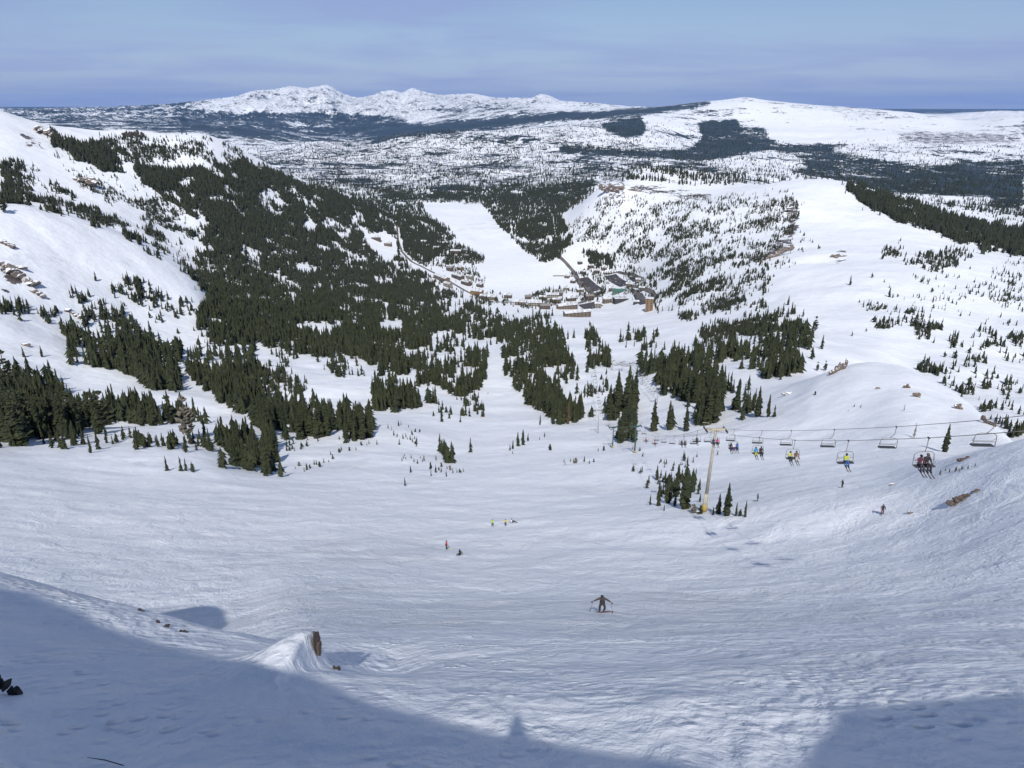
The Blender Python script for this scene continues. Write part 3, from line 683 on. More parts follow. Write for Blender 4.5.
# stands of trees: (phrase, outline on the survey frame, cover, mix of kinds, size factor)
STANDS = [
 ('on the far left mountainside', [(52,131),(85,138),(120,152),(140,165),(175,170),(215,166),(250,160),(300,181),(350,197),(410,212),(440,226),(440,262),(400,262),(350,240),(300,250),(260,255),(215,250),(198,222),(170,200),(145,185),(125,172),(100,170),(75,160),(55,146)], 1.5, 'fs', 1.15),
 ('on the upper left face', [(95,137),(130,133),(200,134),(240,150),(256,162),(215,168),(175,170),(140,165),(120,152)], .85, 'fs', 1),
 ('on the open left slope', [(50,150),(100,175),(125,172),(170,200),(198,225),(205,245),(160,228),(110,205),(60,170)], .5, 'fp', .8),
 ('on the open left slope', [(130,192),(160,195),(185,213),(200,240),(150,222),(135,205)], .42, 'fs', .9),
 ('in the band above the left shoulder', [(0,148),(20,160),(45,175),(70,190),(95,207),(125,224),(90,221),(60,212),(30,203),(0,198)], .75, 'fs', 1),
 ('in the band above the left shoulder', [(0,176),(30,188),(60,202),(100,215),(130,228),(100,226),(60,215),(30,203),(0,200)], .9, 'fs', 1),
 ('along the left shoulder', [(105,222),(112,224),(140,235),(160,246),(160,257),(140,250),(118,238),(106,230)], .6, 'fs', 1),
 ('behind the left shoulder', [(112,226),(150,226),(185,246),(212,262),(216,296),(200,292),(178,262),(150,247)], .9, 'fs', 1),
 ('in the great forest left of the village', [(198,225),(260,252),(350,238),(400,262),(430,280),(465,300),(492,312),(490,326),(465,335),(440,335),(415,350),(400,362),(340,358),(290,350),(256,345),(235,350),(212,340),(200,320),(205,300),(214,275),(195,255)], 1.08, 'fs', 1.08),
 ('in the great forest left of the village', [(300,245),(350,238),(400,262),(440,285),(400,300),(330,300),(290,280),(270,255)], .95, 'fs', 1),
 ('in the short row on the left snowfield', [(110,284),(122,272),(140,278),(160,288),(162,306),(148,310),(130,299),(114,292)], .55, 'fs', 1),
 ('in the slanting row on the left snowfield', [(62,296),(75,286),(90,302),(115,306),(135,318),(140,335),(100,325),(80,317)], .75, 'fs', 1),
 ('at the left edge above the gully', [(0,302),(33,305),(33,319),(0,318)], .55, 'pf', 1),
 ('at the left edge above the gully', [(42,308),(57,312),(56,322),(42,320)], .7, 'pf', .8),
 ('in the dark wood above the snow gully', [(62,330),(75,322),(95,330),(130,335),(165,345),(185,352),(186,380),(181,396),(150,388),(125,378),(105,372),(85,365),(64,354)], 1.3, 'fs', 1.1),
 ('between the two dark woods', [(150,315),(185,300),(205,315),(225,345),(210,352),(185,345),(160,335)], .42, 'fs', .9),
 ('in the wood right of the snow gully', [(187,346),(235,350),(256,348),(262,410),(235,414),(215,400),(197,385),(190,370)], 1.2, 'fs', 1.05),
 ('in the forest behind the left ledge', [(0,383),(20,376),(50,382),(80,388),(110,398),(130,396),(165,400),(200,410),(235,422),(215,423),(150,424),(110,423),(100,431),(75,434),(40,437),(25,445),(0,444)], 1.1, 'fp', 1),
 ('on the rim of the left ledge', [(25,430),(75,432),(80,448),(60,452),(40,446)], .85, 'fs', .75),
 ('in the low row on the left ledge', [(118,438),(155,440),(160,452),(120,450)], .7, 'fs', .6),
 ('in the low row on the left ledge', [(158,443),(212,446),(214,454),(165,454)], .8, 'fs', .6),
 ('in the low row on the left ledge', [(160,466),(201,468),(201,474),(161,472)], .75, 'fs', .55),
 ('in the thicket at the end of the ledge', [(215,430),(262,420),(276,450),(276,478),(262,478),(250,470),(222,468),(225,452),(213,440)], .95, 'fs', .75),
 ('in the wood below the white hollow', [(256,400),(280,400),(310,400),(345,402),(372,408),(380,424),(370,435),(345,442),(320,438),(300,434),(285,430),(270,432),(256,440)], 1.15, 'fs', .95),
 ('around the white hollow', [(256,352),(290,352),(300,375),(300,398),(256,398)], .8, 'fs', .85),
 ('around the white hollow', [(300,375),(330,375),(335,402),(300,402)], .5, 'fs', .8),
 ('in the row above the white hollow', [(322,360),(362,358),(367,372),(345,380),(326,378)], .9, 'fs', .85),
 ('in the wood left of the narrow run', [(373,378),(395,385),(420,372),(440,360),(465,347),(490,340),(490,362),(487,392),(465,396),(440,401),(415,409),(375,411)], 1.35, 'fs', 1.0),
 ('in the upper wood left of the narrow run', [(350,352),(425,352),(425,372),(385,375),(368,366)], 1.2, 'fs', 1),
 ('in the upper wood left of the narrow run', [(425,345),(470,330),(505,322),(500,340),(470,350),(430,366)], .95, 'fs', 1),
 ('beside the narrow run', [(461,400),(483,396),(483,413),(465,417)], .85, 'fs', .65),
 ('beside the narrow run', [(444,412),(453,412),(453,422),(444,422)], .8, 'fs', .6),
 ('in the small dark group below the narrow run', [(448,425),(463,425),(464,455),(452,463),(438,463),(438,448)], .9, 'fs', .75),
 ('scattered below the wood', [(280,440),(360,442),(375,432),(400,436),(380,450),(350,462),(300,472),(280,462)], .20, 'fs', .35),
 ('scattered on the open bowl', [(390,428),(425,430),(420,444),(395,444)], .3, 'fs', .3),
 ('scattered on the open bowl', [(400,452),(450,450),(470,470),(430,484),(400,470)], .07, 'fs', .3),
 ('in the wood right of the narrow run', [(500,352),(512,350),(530,352),(545,368),(560,392),(572,404),(584,416),(560,426),(545,416),(525,400),(505,384)], 1.35, 'fs', .9),
 ('in the wood at the foot of the narrow run', [(490,318),(530,318),(548,312),(562,330),(570,352),(572,378),(545,376),(530,356),(505,352),(495,335)], 1.0, 'fs', .95),
 ('in the strip between the two lift lines', [(576,326),(596,322),(598,345),(612,350),(612,370),(590,370),(584,350)], 1.0, 'fs', .95),
 ('in the strip between the two lift lines', [(574,360),(583,358),(588,396),(579,398)], .75, 'fs', .85),
 ('in the strip between the two lift lines', [(580,385),(603,388),(602,397),(582,397)], .7, 'fs', .5),
 ('beside the lower lift line', [(599,370),(611,370),(612,386),(600,386)], .8, 'fs', .8),
 ('in the tall clump left of the lift pylon', [(610,382),(638,380),(640,440),(620,444),(612,418)], .95, 'ff', 1.0),
 ('below the village', [(611,332),(625,326),(655,335),(656,351),(618,352)], 1.0, 'fs', .95),
 ('in the wood right of the lower lift', [(636,356),(660,352),(700,345),(725,350),(725,402),(716,422),(696,424),(690,402),(665,394),(640,378)], 1.3, 'fs', 1.0),
 ('in the wood right of the lower lift', [(725,350),(768,343),(770,366),(728,370)], .95, 'fs', .95),
 ('in the clump above the lift cables', [(728,398),(735,385),(755,385),(768,397),(771,417),(745,416),(730,410)], .9, 'fs', .85),
 ('on the valley side right of the village', [(660,262),(692,275),(694,322),(665,328),(648,300),(650,275)], .6, 'fs', 1),
 ('above the car parks', [(583,252),(600,248),(612,262),(612,268),(590,266)], 1.1, 'fs', 1.1),
 ('on the valley side right of the village', [(700,328),(768,318),(768,345),(700,347)], .75, 'fs', 1),
 ('at the head of the village', [(470,212),(500,186),(540,182),(592,182),(582,200),(562,215),(575,245),(558,260),(540,262),(522,250),(500,226)], 1.5, 'fs', 1.15),
 ('on the dotted hillside', [(600,196),(700,196),(768,192),(768,330),(700,340),(655,262),(612,255),(575,240),(565,224),(590,205)], .62, 'fs', .8),
 ('on the dotted hillside', [(620,210),(700,215),(740,250),(700,300),(650,260),(600,250),(590,225)], .55, 'fs', .8),
 ('on the dotted hillside', [(570,224),(600,200),(640,215),(640,262),(612,262),(590,250),(575,240)], .5, 'fs', .8),
 ('on the rocky hillside', [(768,192),(790,190),(800,205),(795,235),(768,262)], .75, 'fs', .8),
 ('on the rocky hillside', [(768,262),(800,225),(830,255),(800,262),(768,275)], .12, 'fs', .7),
 ('in the wood below the rocky hillside', [(768,312),(800,308),(806,330),(812,347),(800,362),(800,378),(768,378)], .95, 'fs', .95),
 ('in the row on the right snowfield', [(880,248),(900,243),(915,250),(960,245),(980,255),(965,264),(930,270),(885,259)], .6, 'fs', .95),
 ('in the groups on the right snowfield', [(866,304),(883,302),(882,316),(866,316)], .7, 'pf', .6),
 ('in the groups on the right snowfield', [(876,324),(892,310),(905,306),(925,308),(945,320),(945,332),(920,330),(910,322),(890,330)], .65, 'pf', .7),
 ('in the groups on the right snowfield', [(912,325),(932,322),(930,342),(914,342)], .55, 'pf', .7),
 ('in the groups on the right snowfield', [(946,346),(965,328),(990,325),(1002,345),(975,352)], .55, 'pf', .8),
 ('in the groups on the right snowfield', [(1006,334),(1024,330),(1024,350),(1008,346)], .5, 'pf', .8),
 ('scattered on the right snowfield', [(860,280),(1024,262),(1024,335),(960,325),(880,300)], .13, 'ps', .6),
 ('scattered on the right snowfield', [(980,270),(1024,260),(1024,300),(990,300)], .2, 'pf', .7),
 ('on the dark ridge at the right', [(840,181),(870,188),(905,200),(958,218),(1024,227),(1024,256),(990,251),(960,241),(940,233),(900,225),(880,215),(860,202)], 1.7, 'fs', 1.2),
 ('on the slope behind the white knoll', [(913,360),(935,356),(950,380),(948,388),(930,380)], .7, 'pf', .75),
 ('on the slope behind the white knoll', [(948,388),(965,378),(975,395),(960,402)], .6, 'pf', .75),
 ('on the slope behind the white knoll', [(972,405),(985,402),(1024,420),(1024,445),(1005,438)], .8, 'pf', .7),
 ('on the slope behind the white knoll', [(940,355),(1024,352),(1024,420),(980,405),(950,378)], .26, 'pf', .75),
 ('on the snow bench at the right', [(905,198),(940,204),(1024,216),(1024,222),(950,212)], .25, 'fs', .9),
 ('beside the meadow', [(400,224),(425,212),(447,224),(455,238),(482,248),(488,260),(474,266),(440,262),(415,250),(402,240)], 1.1, 'fs', .95),
 ('beside the meadow', [(418,258),(440,262),(474,268),(492,290),(502,302),(490,306),(455,292),(425,276),(405,262)], .75, 'fs', .85),
 ('between the village buildings', [(500,290),(545,284),(566,288),(566,304),(540,308),(505,306)], .85, 'fs', .9),
 ('between the village buildings', [(566,270),(625,262),(655,275),(650,300),(600,300),(590,312),(570,300)], .55, 'fs', .9),
 ('between the village buildings', [(592,284),(606,284),(606,297),(594,298)], .8, 'fs', 1.1),
 ('along the foot of the great forest', [(256,165),(300,182),(340,182),(400,187),(425,200),(430,226),(415,222),(350,205),(300,195),(256,180)], 1.1, 'fs', 1.1),
 ('beyond the meadow', [(440,190),(480,186),(520,186),(500,205),(470,206),(440,203),(415,200)], 1.2, 'fs', 1),
 ('scattered in the valley', [(430,262),(470,210),(520,250),(560,262),(560,284),(500,290)], .018, 'fs', .9),
 ('along the lower run', [(400,300),(440,335),(500,330),(560,318),(560,312),(500,312),(440,318)], .10, 'fs', .8),
 ('around the big pylon clump', [(646,462),(660,455),(700,458),(704,500),(690,500),(655,500)], .55, 'fp', .30),
]
# clearings, roads and runs kept free of trees (x, y outlines)
CLEAR = [
 [(423,203),(480,203),(496,222),(510,240),(540,262),(566,268),(572,282),(545,287),(520,300),(504,298),(488,268),(484,254),(465,246),(447,225),(425,212)],
 [(486,360),(496,345),(505,345),(500,362),(512,392),(540,430),(490,440),(484,410)],
 [(362,236),(385,231),(397,240),(398,256),(388,262),(372,250)],
 [(396,228),(399,228),(404,250),(412,260),(432,270),(452,281),(472,292),(472,296),(452,286),(432,275),(410,264),(400,252)],
 [(100,366),(125,380),(150,391),(182,398),(215,404),(240,416),(205,410),(130,396),(60,380)],
 [(182,396),(180,372),(186,366),(190,378),(197,387),(214,401)],
 [(305,380),(325,372),(345,380),(372,374),(372,408),(345,402),(320,396)],
 [(286,328),(310,324),(345,325),(338,330),(300,332)],
 [(378,322),(402,320),(404,332),(384,334)],
 [(577,279),(588,277),(603,289),(592,292)],[(604,276),(616,274),(632,284),(620,287)],[(578,305),(598,301),(603,306),(586,310)],[(633,295),(642,293),(650,303),(640,305)],[(600,312),(640,306),(655,314),(640,318),(600,318),(560,320),(560,314)],[(612,296),(628,295),(628,304),(612,304)],
 [(576,318),(584,318),(586,380),(582,400),(578,380)],
 [(596,315),(612,315),(624,360),(612,400),(606,380),(612,362),(604,345)],
 [(600,330),(614,320),(655,315),(700,325),(700,330),(655,330),(625,326),(610,334)],
 [(625,355),(640,352),(640,375),(664,393),(640,400),(634,376)],
]
CLEARM = np.zeros((MH, MW), bool)
for c in CLEAR: CLEARM |= poly_mask((MH, MW), c)

trees = []      # x, y, z, H, kind, phrase, image height
kinds = {'f': 'fir', 's': 'spire', 'p': 'pine'}
for si, (ph, pts, cov, mixk, sf) in enumerate(STANDS):
    if cov <= 0: continue
    m = poly_mask((MH, MW), pts); ys, xs_ = np.nonzero(m)
    if len(ys) == 0: continue
    g = hit(xs_.mean(), ys.mean())
    if g is None: continue
    hm_ = 13 * sf * 760 / g[3]
    n = int((cov ** 1.25) * len(ys) / (.105 * max(hm_, 6.0) ** 2) * (3.8 if g[3] > 1300 else 3.3)) + 1
    hh = max(p[1] for p in pts) - min(p[1] for p in pts)
    shift = .55 * hm_ if hh > 1.6 * hm_ else 0
    ii = RNG.integers(0, len(ys), n); a0 = xs_[ii] + RNG.random(n); b0 = ys[ii] + RNG.random(n)
    wq = min(6.0, .8 * hm_)
    a = a0 + wq * 1.6 * fbm(a0 / 13 + 5, b0 / 9, 2, 51); b_ = b0 + wq * fbm(a0 / 13, b0 / 9 + 8, 2, 52)
    jit = RNG.random(n) < .07
    a = a + jit * RNG.normal(size=n) * hm_ * .9; b_ = b_ + jit * RNG.normal(size=n) * hm_ * .35
    a = np.clip(a, 0, 1023.9); b_ = np.clip(b_, 100, 767)
    ok = ~CLEARM[b_.astype(int), a.astype(int)] & ~CLEARM[np.clip(b_ - .45 * hm_, 0, 767).astype(int), a.astype(int)]
    if shift and cov > .3: ok &= m[np.clip(b0 - shift, 0, 767).astype(int), a0.astype(int)] | (RNG.random(n) < .2)
    a = a[ok]; b_ = b_[ok]
    hs = [hit(p, q) for p, q in zip(a.tolist(), b_.tolist())]; hs = [h for h in hs if h is not None and not ('white knoll' in ph and h[3] < 470)]
    if not hs: continue
    G = np.array(hs); cl = fbm(G[:, 0] / 38 + 9, G[:, 1] / 60, 3, 31)
    keep = RNG.random(len(G)) <= np.clip(.66 + cl * 2.6 + (cov - .8) * .55, .04, 1); G = G[keep]
    kk = np.where(RNG.random(len(G)) < .62, 0, 1); HH = sf * (6.0 + 12.5 * RNG.beta(2.0, 2.2, len(G))) * (.8 + .35 * (cov > .9))
    for q in range(len(G)):
        g = G[q]; trees.append((g[0], g[1], g[2] - .15, HH[q], kinds[mixk[kk[q]]], ph, HH[q] * 760 / g[3]))

# named single trees: (column, base row, height in rows, kind, label)
LONE = [
 (188,439,42,'pine','big grey bleached tree standing on the rim of the left ledge','snagish'),
 (143,426,32,'fir','tall dark fir on the left ledge, left of the big grey tree',None),
 (98,434,44,'fir','tallest dark fir at the left end of the snow ledge',None),
 (62,436,42,'fir','broad dark fir in the forest edge at the left, beside the tallest one',None),
 (40,438,40,'fir','dark green fir at the forest edge near the left side of the photo',None),
 (8,385,34,'pine','leafy rounded pine against the snow at the far left edge',None),
 (91,453,18,'spire','small dark spire fir alone on the snow just below the left ledge',None),
 (107,443,17,'spire','slim fir leaning over the snow between the tallest fir and the low row',None),
 (79,436,15,'spire','narrow fir on the left ledge in front of the forest shade',None),
 (205,437,20,'spire','slim dark fir just right of the big grey tree on the ledge',None),
 (96,281,9,'fir','small single fir high on the left snowfield',None),
 (24,357,10,'fir','small fir beside the gully under the left hump, nearest the photo edge',None),
 (42,357,11,'fir','small fir beside the gully under the left hump, second from the photo edge',None),
 (4,213,17,'pine','dark pine standing up from the left shoulder at the photo edge',None),
 (944,452,28,'fir','lone ragged fir on the side of the white knoll beneath the right-hand chairs',None),
 (914,438,15,'snag','thin bare grey tree on the white knoll left of the lone fir',None),
 (904,411,7,'snag','tiny wind-beaten tree high on the white knoll',None),
 (817,371,9,'pine','round little pine left of the knoll rocks, nearer the wood',None),
 (825,371,10,'pine','round little pine left of the knoll rocks, nearer the rocks',None),
 (654,431,30,'fir','broad dark fir left of the lift pylon, the left one of the pair',None),
 (669,430,29,'fir','broad dark fir left of the lift pylon, the right one of the pair',None),
 (579,416,15,'spire','small dark fir alone at the tip of the wood right of the narrow run',None),
 (540,425,10,'spire','tiny slim fir on the snow left of the wood tip',None),
 (568,424,22,'spire','reddish-brown fir at the tip of the wood right of the narrow run','brown'),
 (553,424,24,'spire','dark fir at the lower end of the wood right of the narrow run',None),
 (713,422,45,'fir','tallest fir at the lower edge of the wood right of the lift',None),
 (700,424,40,'fir','big dense fir leaning on the tallest one at the lower wood edge',None),
 (689,402,30,'fir','fir at the left shoulder of the wood right of the lift',None),
 (757,417,30,'fir','broad fir in the middle of the clump above the cables',None),
 (737,410,30,'fir','tall fir at the left of the clump above the cables',None),
 (768,417,22,'spire','last fir at the right end of the clump above the cables',None),
 (621,443,34,'fir','big fir at the foot of the tall clump behind the green pylon',None),
 (634,442,30,'fir','dense low fir at the foot of the tall clump, touching the green pylon',None),
 (617,418,45,'spire','tall slender fir in the left of the tall clump above the green pylon',None),
 (627,412,44,'fir','tall fir in the centre of the tall clump above the green pylon',None),
 (635,408,38,'spire','tall slender fir in the right of the tall clump above the green pylon',None),
 # clump by the big pylon
 (684,509,48,'fir','tallest dark fir of the clump left of the big lift pylon',None),
 (676,497,33,'fir','second dark fir of the clump left of the big pylon, behind the tallest',None),
 (692,492,24,'fir','yellowish fir on the right side of the clump left of the big pylon',None),
 (668,503,26,'fir','ragged fir on the left flank of the clump left of the big pylon',None),
 (658,506,26,'spire','slim fir standing apart on the left of the pylon clump',None),
 (650,505,11,'spire','tiny fir at the far left of the pylon clump',None),
 (664,511,7,'spire','seedling fir on the snow in front of the pylon clump',None),
 (675,506,13,'fir','low bushy fir in front of the pylon clump',None),
 (657,480,15,'fir','bushy yellow-green young fir behind the pylon clump',None),
 (665,483,13,'fir','small yellow-green fir at the top of the pylon clump',None),
 (699,490,12,'fir','small grey-green fir between the clump and the pylon',None),
 (700,502,9,'fir','low fir nearly touching the pylon shaft',None),
 (726,516,34,'fir','tallest fir right of the big pylon foot',None),
 (718,514,21,'fir','lower fir between the pylon foot and the tallest fir on its right',None),
 (713,515,9,'fir','low bush-like fir at the foot of the pylon, right side',None),
 (736,516,14,'spire','small fir second from the right in the row right of the pylon',None),
 (745,517,17,'spire','small slim fir at the right end of the row right of the pylon',None),
 (740,516,7,'shrub','knee-high fir between the last two firs right of the pylon',None),
 (694,513,10,'shrub','low dead-looking bush at the foot of the pylon, left side','snagish'),
 (700,514,9,'shrub','round low bush touching the yellow pylon foot',None),
 (518,446,14,'fir','dark little fir at the top of the small group below the wood tip',None),
 (523,445,16,'fir','upright little fir in the small group on the bowl, right of the first',None),
 (513,449,9,'fir','lowest little fir of the small group on the bowl',None),
 (528,441,8,'fir','smallest fir right of the small group on the bowl',None),
 (510,450,6,'fir','tuft-like fir left of the small group on the bowl',None),
 (405,486,9,'spire','lone seedling fir in the middle of the open bowl',None),
 (550,450,6,'shrub','tiny bush alone on the bowl below the wood',None),
 (850,285,9,'fir','lone dark fir in the middle of the right snowfield',None),
 (889,297,10,'fir','dark fir above the groups on the right snowfield',None),
 (788,305,9,'fir','lone fir left on the smooth snow below the rocky hillside',None),
 (815,331,14,'pine','odd round-topped pine just right of the wood below the rocky hillside',None),
 (852,336,5,'fir','tiny lone fir in the smooth snow above the knoll',None),
 (815,395,4,'shrub','tiny tuft low on the left flank of the knoll',None),
]
lone = []
for (a, b_, h, k, lab, sp) in LONE:
    g = gpt(a, b_); r = g.xy.length
    v = (b_ - 384) / F; D = g.y * CP + (CZ - g.z) * SP
    H = h / F * D * 1.12
    lone.append((g, H, k, lab, sp, r))
M_BROWN = needle_mat('browned_needles', (.05, .035, .022), (.085, .058, .034))
for (g, H, k, lab, sp, r) in lone:
    add_tree(g.x, g.y, g.z - .05, H, k, lab, None, M_GREY if sp == 'snagish' else M_BROWN if sp == 'brown' else None, wk=.95)

# low bushes on the bowl, seen one by one
BUSH = [((565,463),(577,463),5,6,'in the bush row in the middle of the bowl'),((586,464),(597,462),3,7,'in the three-stem group right of the bush row'),((630,472),(644,472),5,7,'in the low tuft row left of the pylon clump'),((655,463),(690,465),8,7,'behind the pylon clump'),((597,450),(613,447),4,5,'at the foot of the green pylon'),
 ((634,452),(645,452),4,7,'beside the foot of the green pylon'),((393,435),(418,442),10,6,'in the sparse patch left of the lift run'),((396,460),(420,458),7,5,'in the sparse patch on the left bowl'),((435,470),(465,472),8,5,'below the small dark group'),((296,470),(330,462),10,6,'below the wood on the left bowl'),((330,455),(380,444),9,6,'below the wood on the left bowl'),
 ((742,404),(762,416),3,5,'at the foot of the clump above the cables'),((848,410),(866,406),3,4,'on the knoll flank'),((508,450),(514,452),2,5,'beside the small group on the bowl'),((940,474),(975,466),10,5,'on the snow crest under the right-hand chairs'),((536,440),(546,436),3,5,'on the bowl below the narrow run')]
for (p0, p1, n, h, ph) in BUSH:
    for i in range(n):
        u = (i + RNG.random()) / n
        g = gpt(p0[0] + (p1[0] - p0[0]) * u + RNG.normal() * 1.2, p0[1] + (p1[1] - p0[1]) * u + RNG.normal() * 1.6)
        H = h / F * g.length * RNG.uniform(.55, 1.15) if False else h / F * (g - Vector((0, 0, CZ))).length * RNG.uniform(.5, 1.1)
        add_tree(g.x, g.y, g.z - .03, H, 'shrub' if RNG.random() < .2 else 'fir', 'small yellow-green young fir ' + ph, 'young firs ' + ph, M_PINE if RNG.random() < .7 else M_GREY, wk=1.0)

NTOP = 190
trees.sort(key=lambda t: -t[6])
labels = {}
for (x, y, z, H, k, ph, hp) in trees[:NTOP]:
    nm = {'fir': 'dark green fir', 'spire': 'slender dark spire fir', 'pine': 'ragged grey-green pine'}[k]
    add_tree(x, y, z, H, k, nm + ' ' + ph, 'trees ' + ph, wk=1.25)

# everything farther and smaller: woods nobody could count
def small_tree(kind, seed, lv, per):
    rnd = random.Random(seed); V = []; Fs = []
    W = {'spire': .115, 'fir': .16, 'pine': .22}[kind]
    for l in range(lv):
        h = .04 + .9 * (l / lv); u = l / lv
        R = W * ((1 - u) ** .7) * rnd.uniform(.65, 1.35)
        if kind == 'pine': R = W * (math.sin(min(1, u * 1.1 + .2) * math.pi) ** .6) * rnd.uniform(.7, 1.2) + .02
        top = min(1.0, h + 2.1 / lv) if l < lv - 1 else 1.0
        n = len(V); V.append((rnd.uniform(-.02, .02), rnd.uniform(-.02, .02), top))
        a0 = rnd.random() * 6.28
        for k in range(per * 2):
            a = a0 + math.tau * k / (per * 2); rr = R * (rnd.uniform(.6, 1.5) if k % 2 == 0 else rnd.uniform(.25, .6))
            V.append((math.cos(a) * rr, math.sin(a) * rr, h - (.06 if k % 2 == 0 else -.02) + rnd.uniform(-.02, .02)))
        for k in range(per * 2): Fs.append((n, n + 1 + k, n + 1 + (k + 1) % (per * 2)))
    return np.array(V), np.array(Fs)

def merged(name, lst, protos, mat, label, cat):
    vs_, fs_ = [], []; base = 0
    arr = np.array([(t[0], t[1], t[2], t[3]) for t in lst])
    pk = RNG.integers(0, len(protos), len(lst)); ang = RNG.uniform(0, 6.28, len(lst)); wk = RNG.uniform(.85, 1.3, len(lst))
    for q, (v, f) in enumerate(protos):
        s = np.nonzero(pk == q)[0]
        if len(s) == 0: continue
        c, sn = np.cos(ang[s])[:, None], np.sin(ang[s])[:, None]; H = arr[s, 3][:, None]; w_ = wk[s][:, None] * H
        xx = (v[None, :, 0] * c - v[None, :, 1] * sn) * w_ + arr[s, 0][:, None]
        yy = (v[None, :, 0] * sn + v[None, :, 1] * c) * w_ + arr[s, 1][:, None]
        z_ = v[None, :, 2] * H + arr[s, 2][:, None]
        vs_.append(np.stack([xx, yy, z_], -1).reshape(-1, 3))
        fs_.append((f[None] + (np.arange(len(s)) * len(v))[:, None, None] + base).reshape(-1, 3)); base += len(s) * len(v)
    V = np.concatenate(vs_); Fa = np.concatenate(fs_)
    me = bpy.data.meshes.new(name); me.vertices.add(len(V)); me.vertices.foreach_set('co', V.astype(np.float32).ravel())
    me.loops.add(Fa.size); me.loops.foreach_set('vertex_index', Fa.astype(np.int32).ravel())
    me.polygons.add(len(Fa)); me.polygons.foreach_set('loop_start', np.arange(0, Fa.size, 3, dtype=np.int32)); me.update(calc_edges=True)
    me.materials.append(mat); o = bpy.data.objects.new(name, me)
    tag(o, label, cat, None, 'stuff'); return link(o)

rest = trees[NTOP:]
mid = [t for t in rest if t[3] * 760 / math.hypot(t[0], t[1]) > 9]
low = [t for t in rest if t[3] * 760 / math.hypot(t[0], t[1]) <= 9]
pm = [small_tree(k, s, 9, 5) for s, k in enumerate(['spire', 'fir', 'spire', 'fir', 'pine', 'fir'])]
pl = [small_tree(k, s + 20, 4, 3) for s, k in enumerate(['spire', 'fir', 'spire', 'fir', 'pine'])]
merged('forest', mid, pm, M_FIR, 'dark conifer woods covering the valley sides, trees past counting', 'forest')
merged('distant_forest', low, pl, M_FARFIR, 'fine-grained dark conifers on the farther slopes and round the village', 'forest')
# trees of the plateau and the far slopes
fl = []
ys, xs_ = np.nonzero(FAR[:235] > .03)
ii = RNG.integers(0, len(ys), 90000); aa = xs_[ii] + RNG.random(90000); bb = ys[ii] + RNG.random(90000)
ok = RNG.random(90000) <= FAR[ys[ii], xs_[ii]] * 1.1
G = np.array([h + (FAR[int(q), int(p)],) for p, q, h in ((p, q, hit(p, q)) for p, q in zip(aa[ok].tolist(), bb[ok].tolist())) if h is not None and 2900 < h[3] < 11000])
cl = fbm(G[:, 0] / 120, G[:, 1] / 120, 3, 41)
G = G[RNG.random(len(G)) <= np.clip(.5 + cl * 1.5 + (G[:, 4] > .7) * .3, .05, 1)]
fl = [(g[0], g[1], g[2] - .5, RNG.uniform(11, 25)) for g in G]
merged('plateau_forest', fl, [small_tree(k, s + 40, 3, 3) for s, k in enumerate(['fir', 'spire', 'fir'])], M_FARFIR, 'far speckle of conifers on the plateau beyond the valley', 'forest')
print('TREES', len(trees), len(mid), len(low), len(fl))
# ------------------------------------------------------------------ chairlift
M_STEEL = simple('galvanised_steel', (.34, .34, .33), .5, .3, .12)
M_CHAIR = simple('painted_chair_frame', (.21, .20, .19), .5, .1, .1)
M_SEAT = simple('dark_seat_pad', (.045, .045, .05), .7)
M_TAN = simple('cream_pylon_paint', (.40, .365, .29), .65, 0, .18, 1.2)
M_YELLOW = simple('yellow_pad', (.33, .24, .06), .7)
M_GREEN = simple('dark_green_pylon_paint', (.02, .07, .06), .6)
M_DARK = simple('black_rubber', (.03, .03, .03), .7)
M_CABLE = simple('wire_rope', (.26, .23, .19), .6, .3)

def curve_pts(pts, n=40):
    P = np.array([tuple(p) for p in pts]); s = np.concatenate([[0], np.cumsum(np.linalg.norm(np.diff(P, axis=0), axis=1))])
    t = np.linspace(0, s[-1], n)
    return s, P, t
def smooth_line(pts, n):
    s, P, t = curve_pts(pts, n)
    return [Vector((float(pchip(s, P[:, 0], np.array([q]))[0]), float(pchip(s, P[:, 1], np.array([q]))[0]), float(pchip(s, P[:, 2], np.array([q]))[0]))) for q in t]
def axd(g): return g.y * CP + (CZ - g.z) * SP

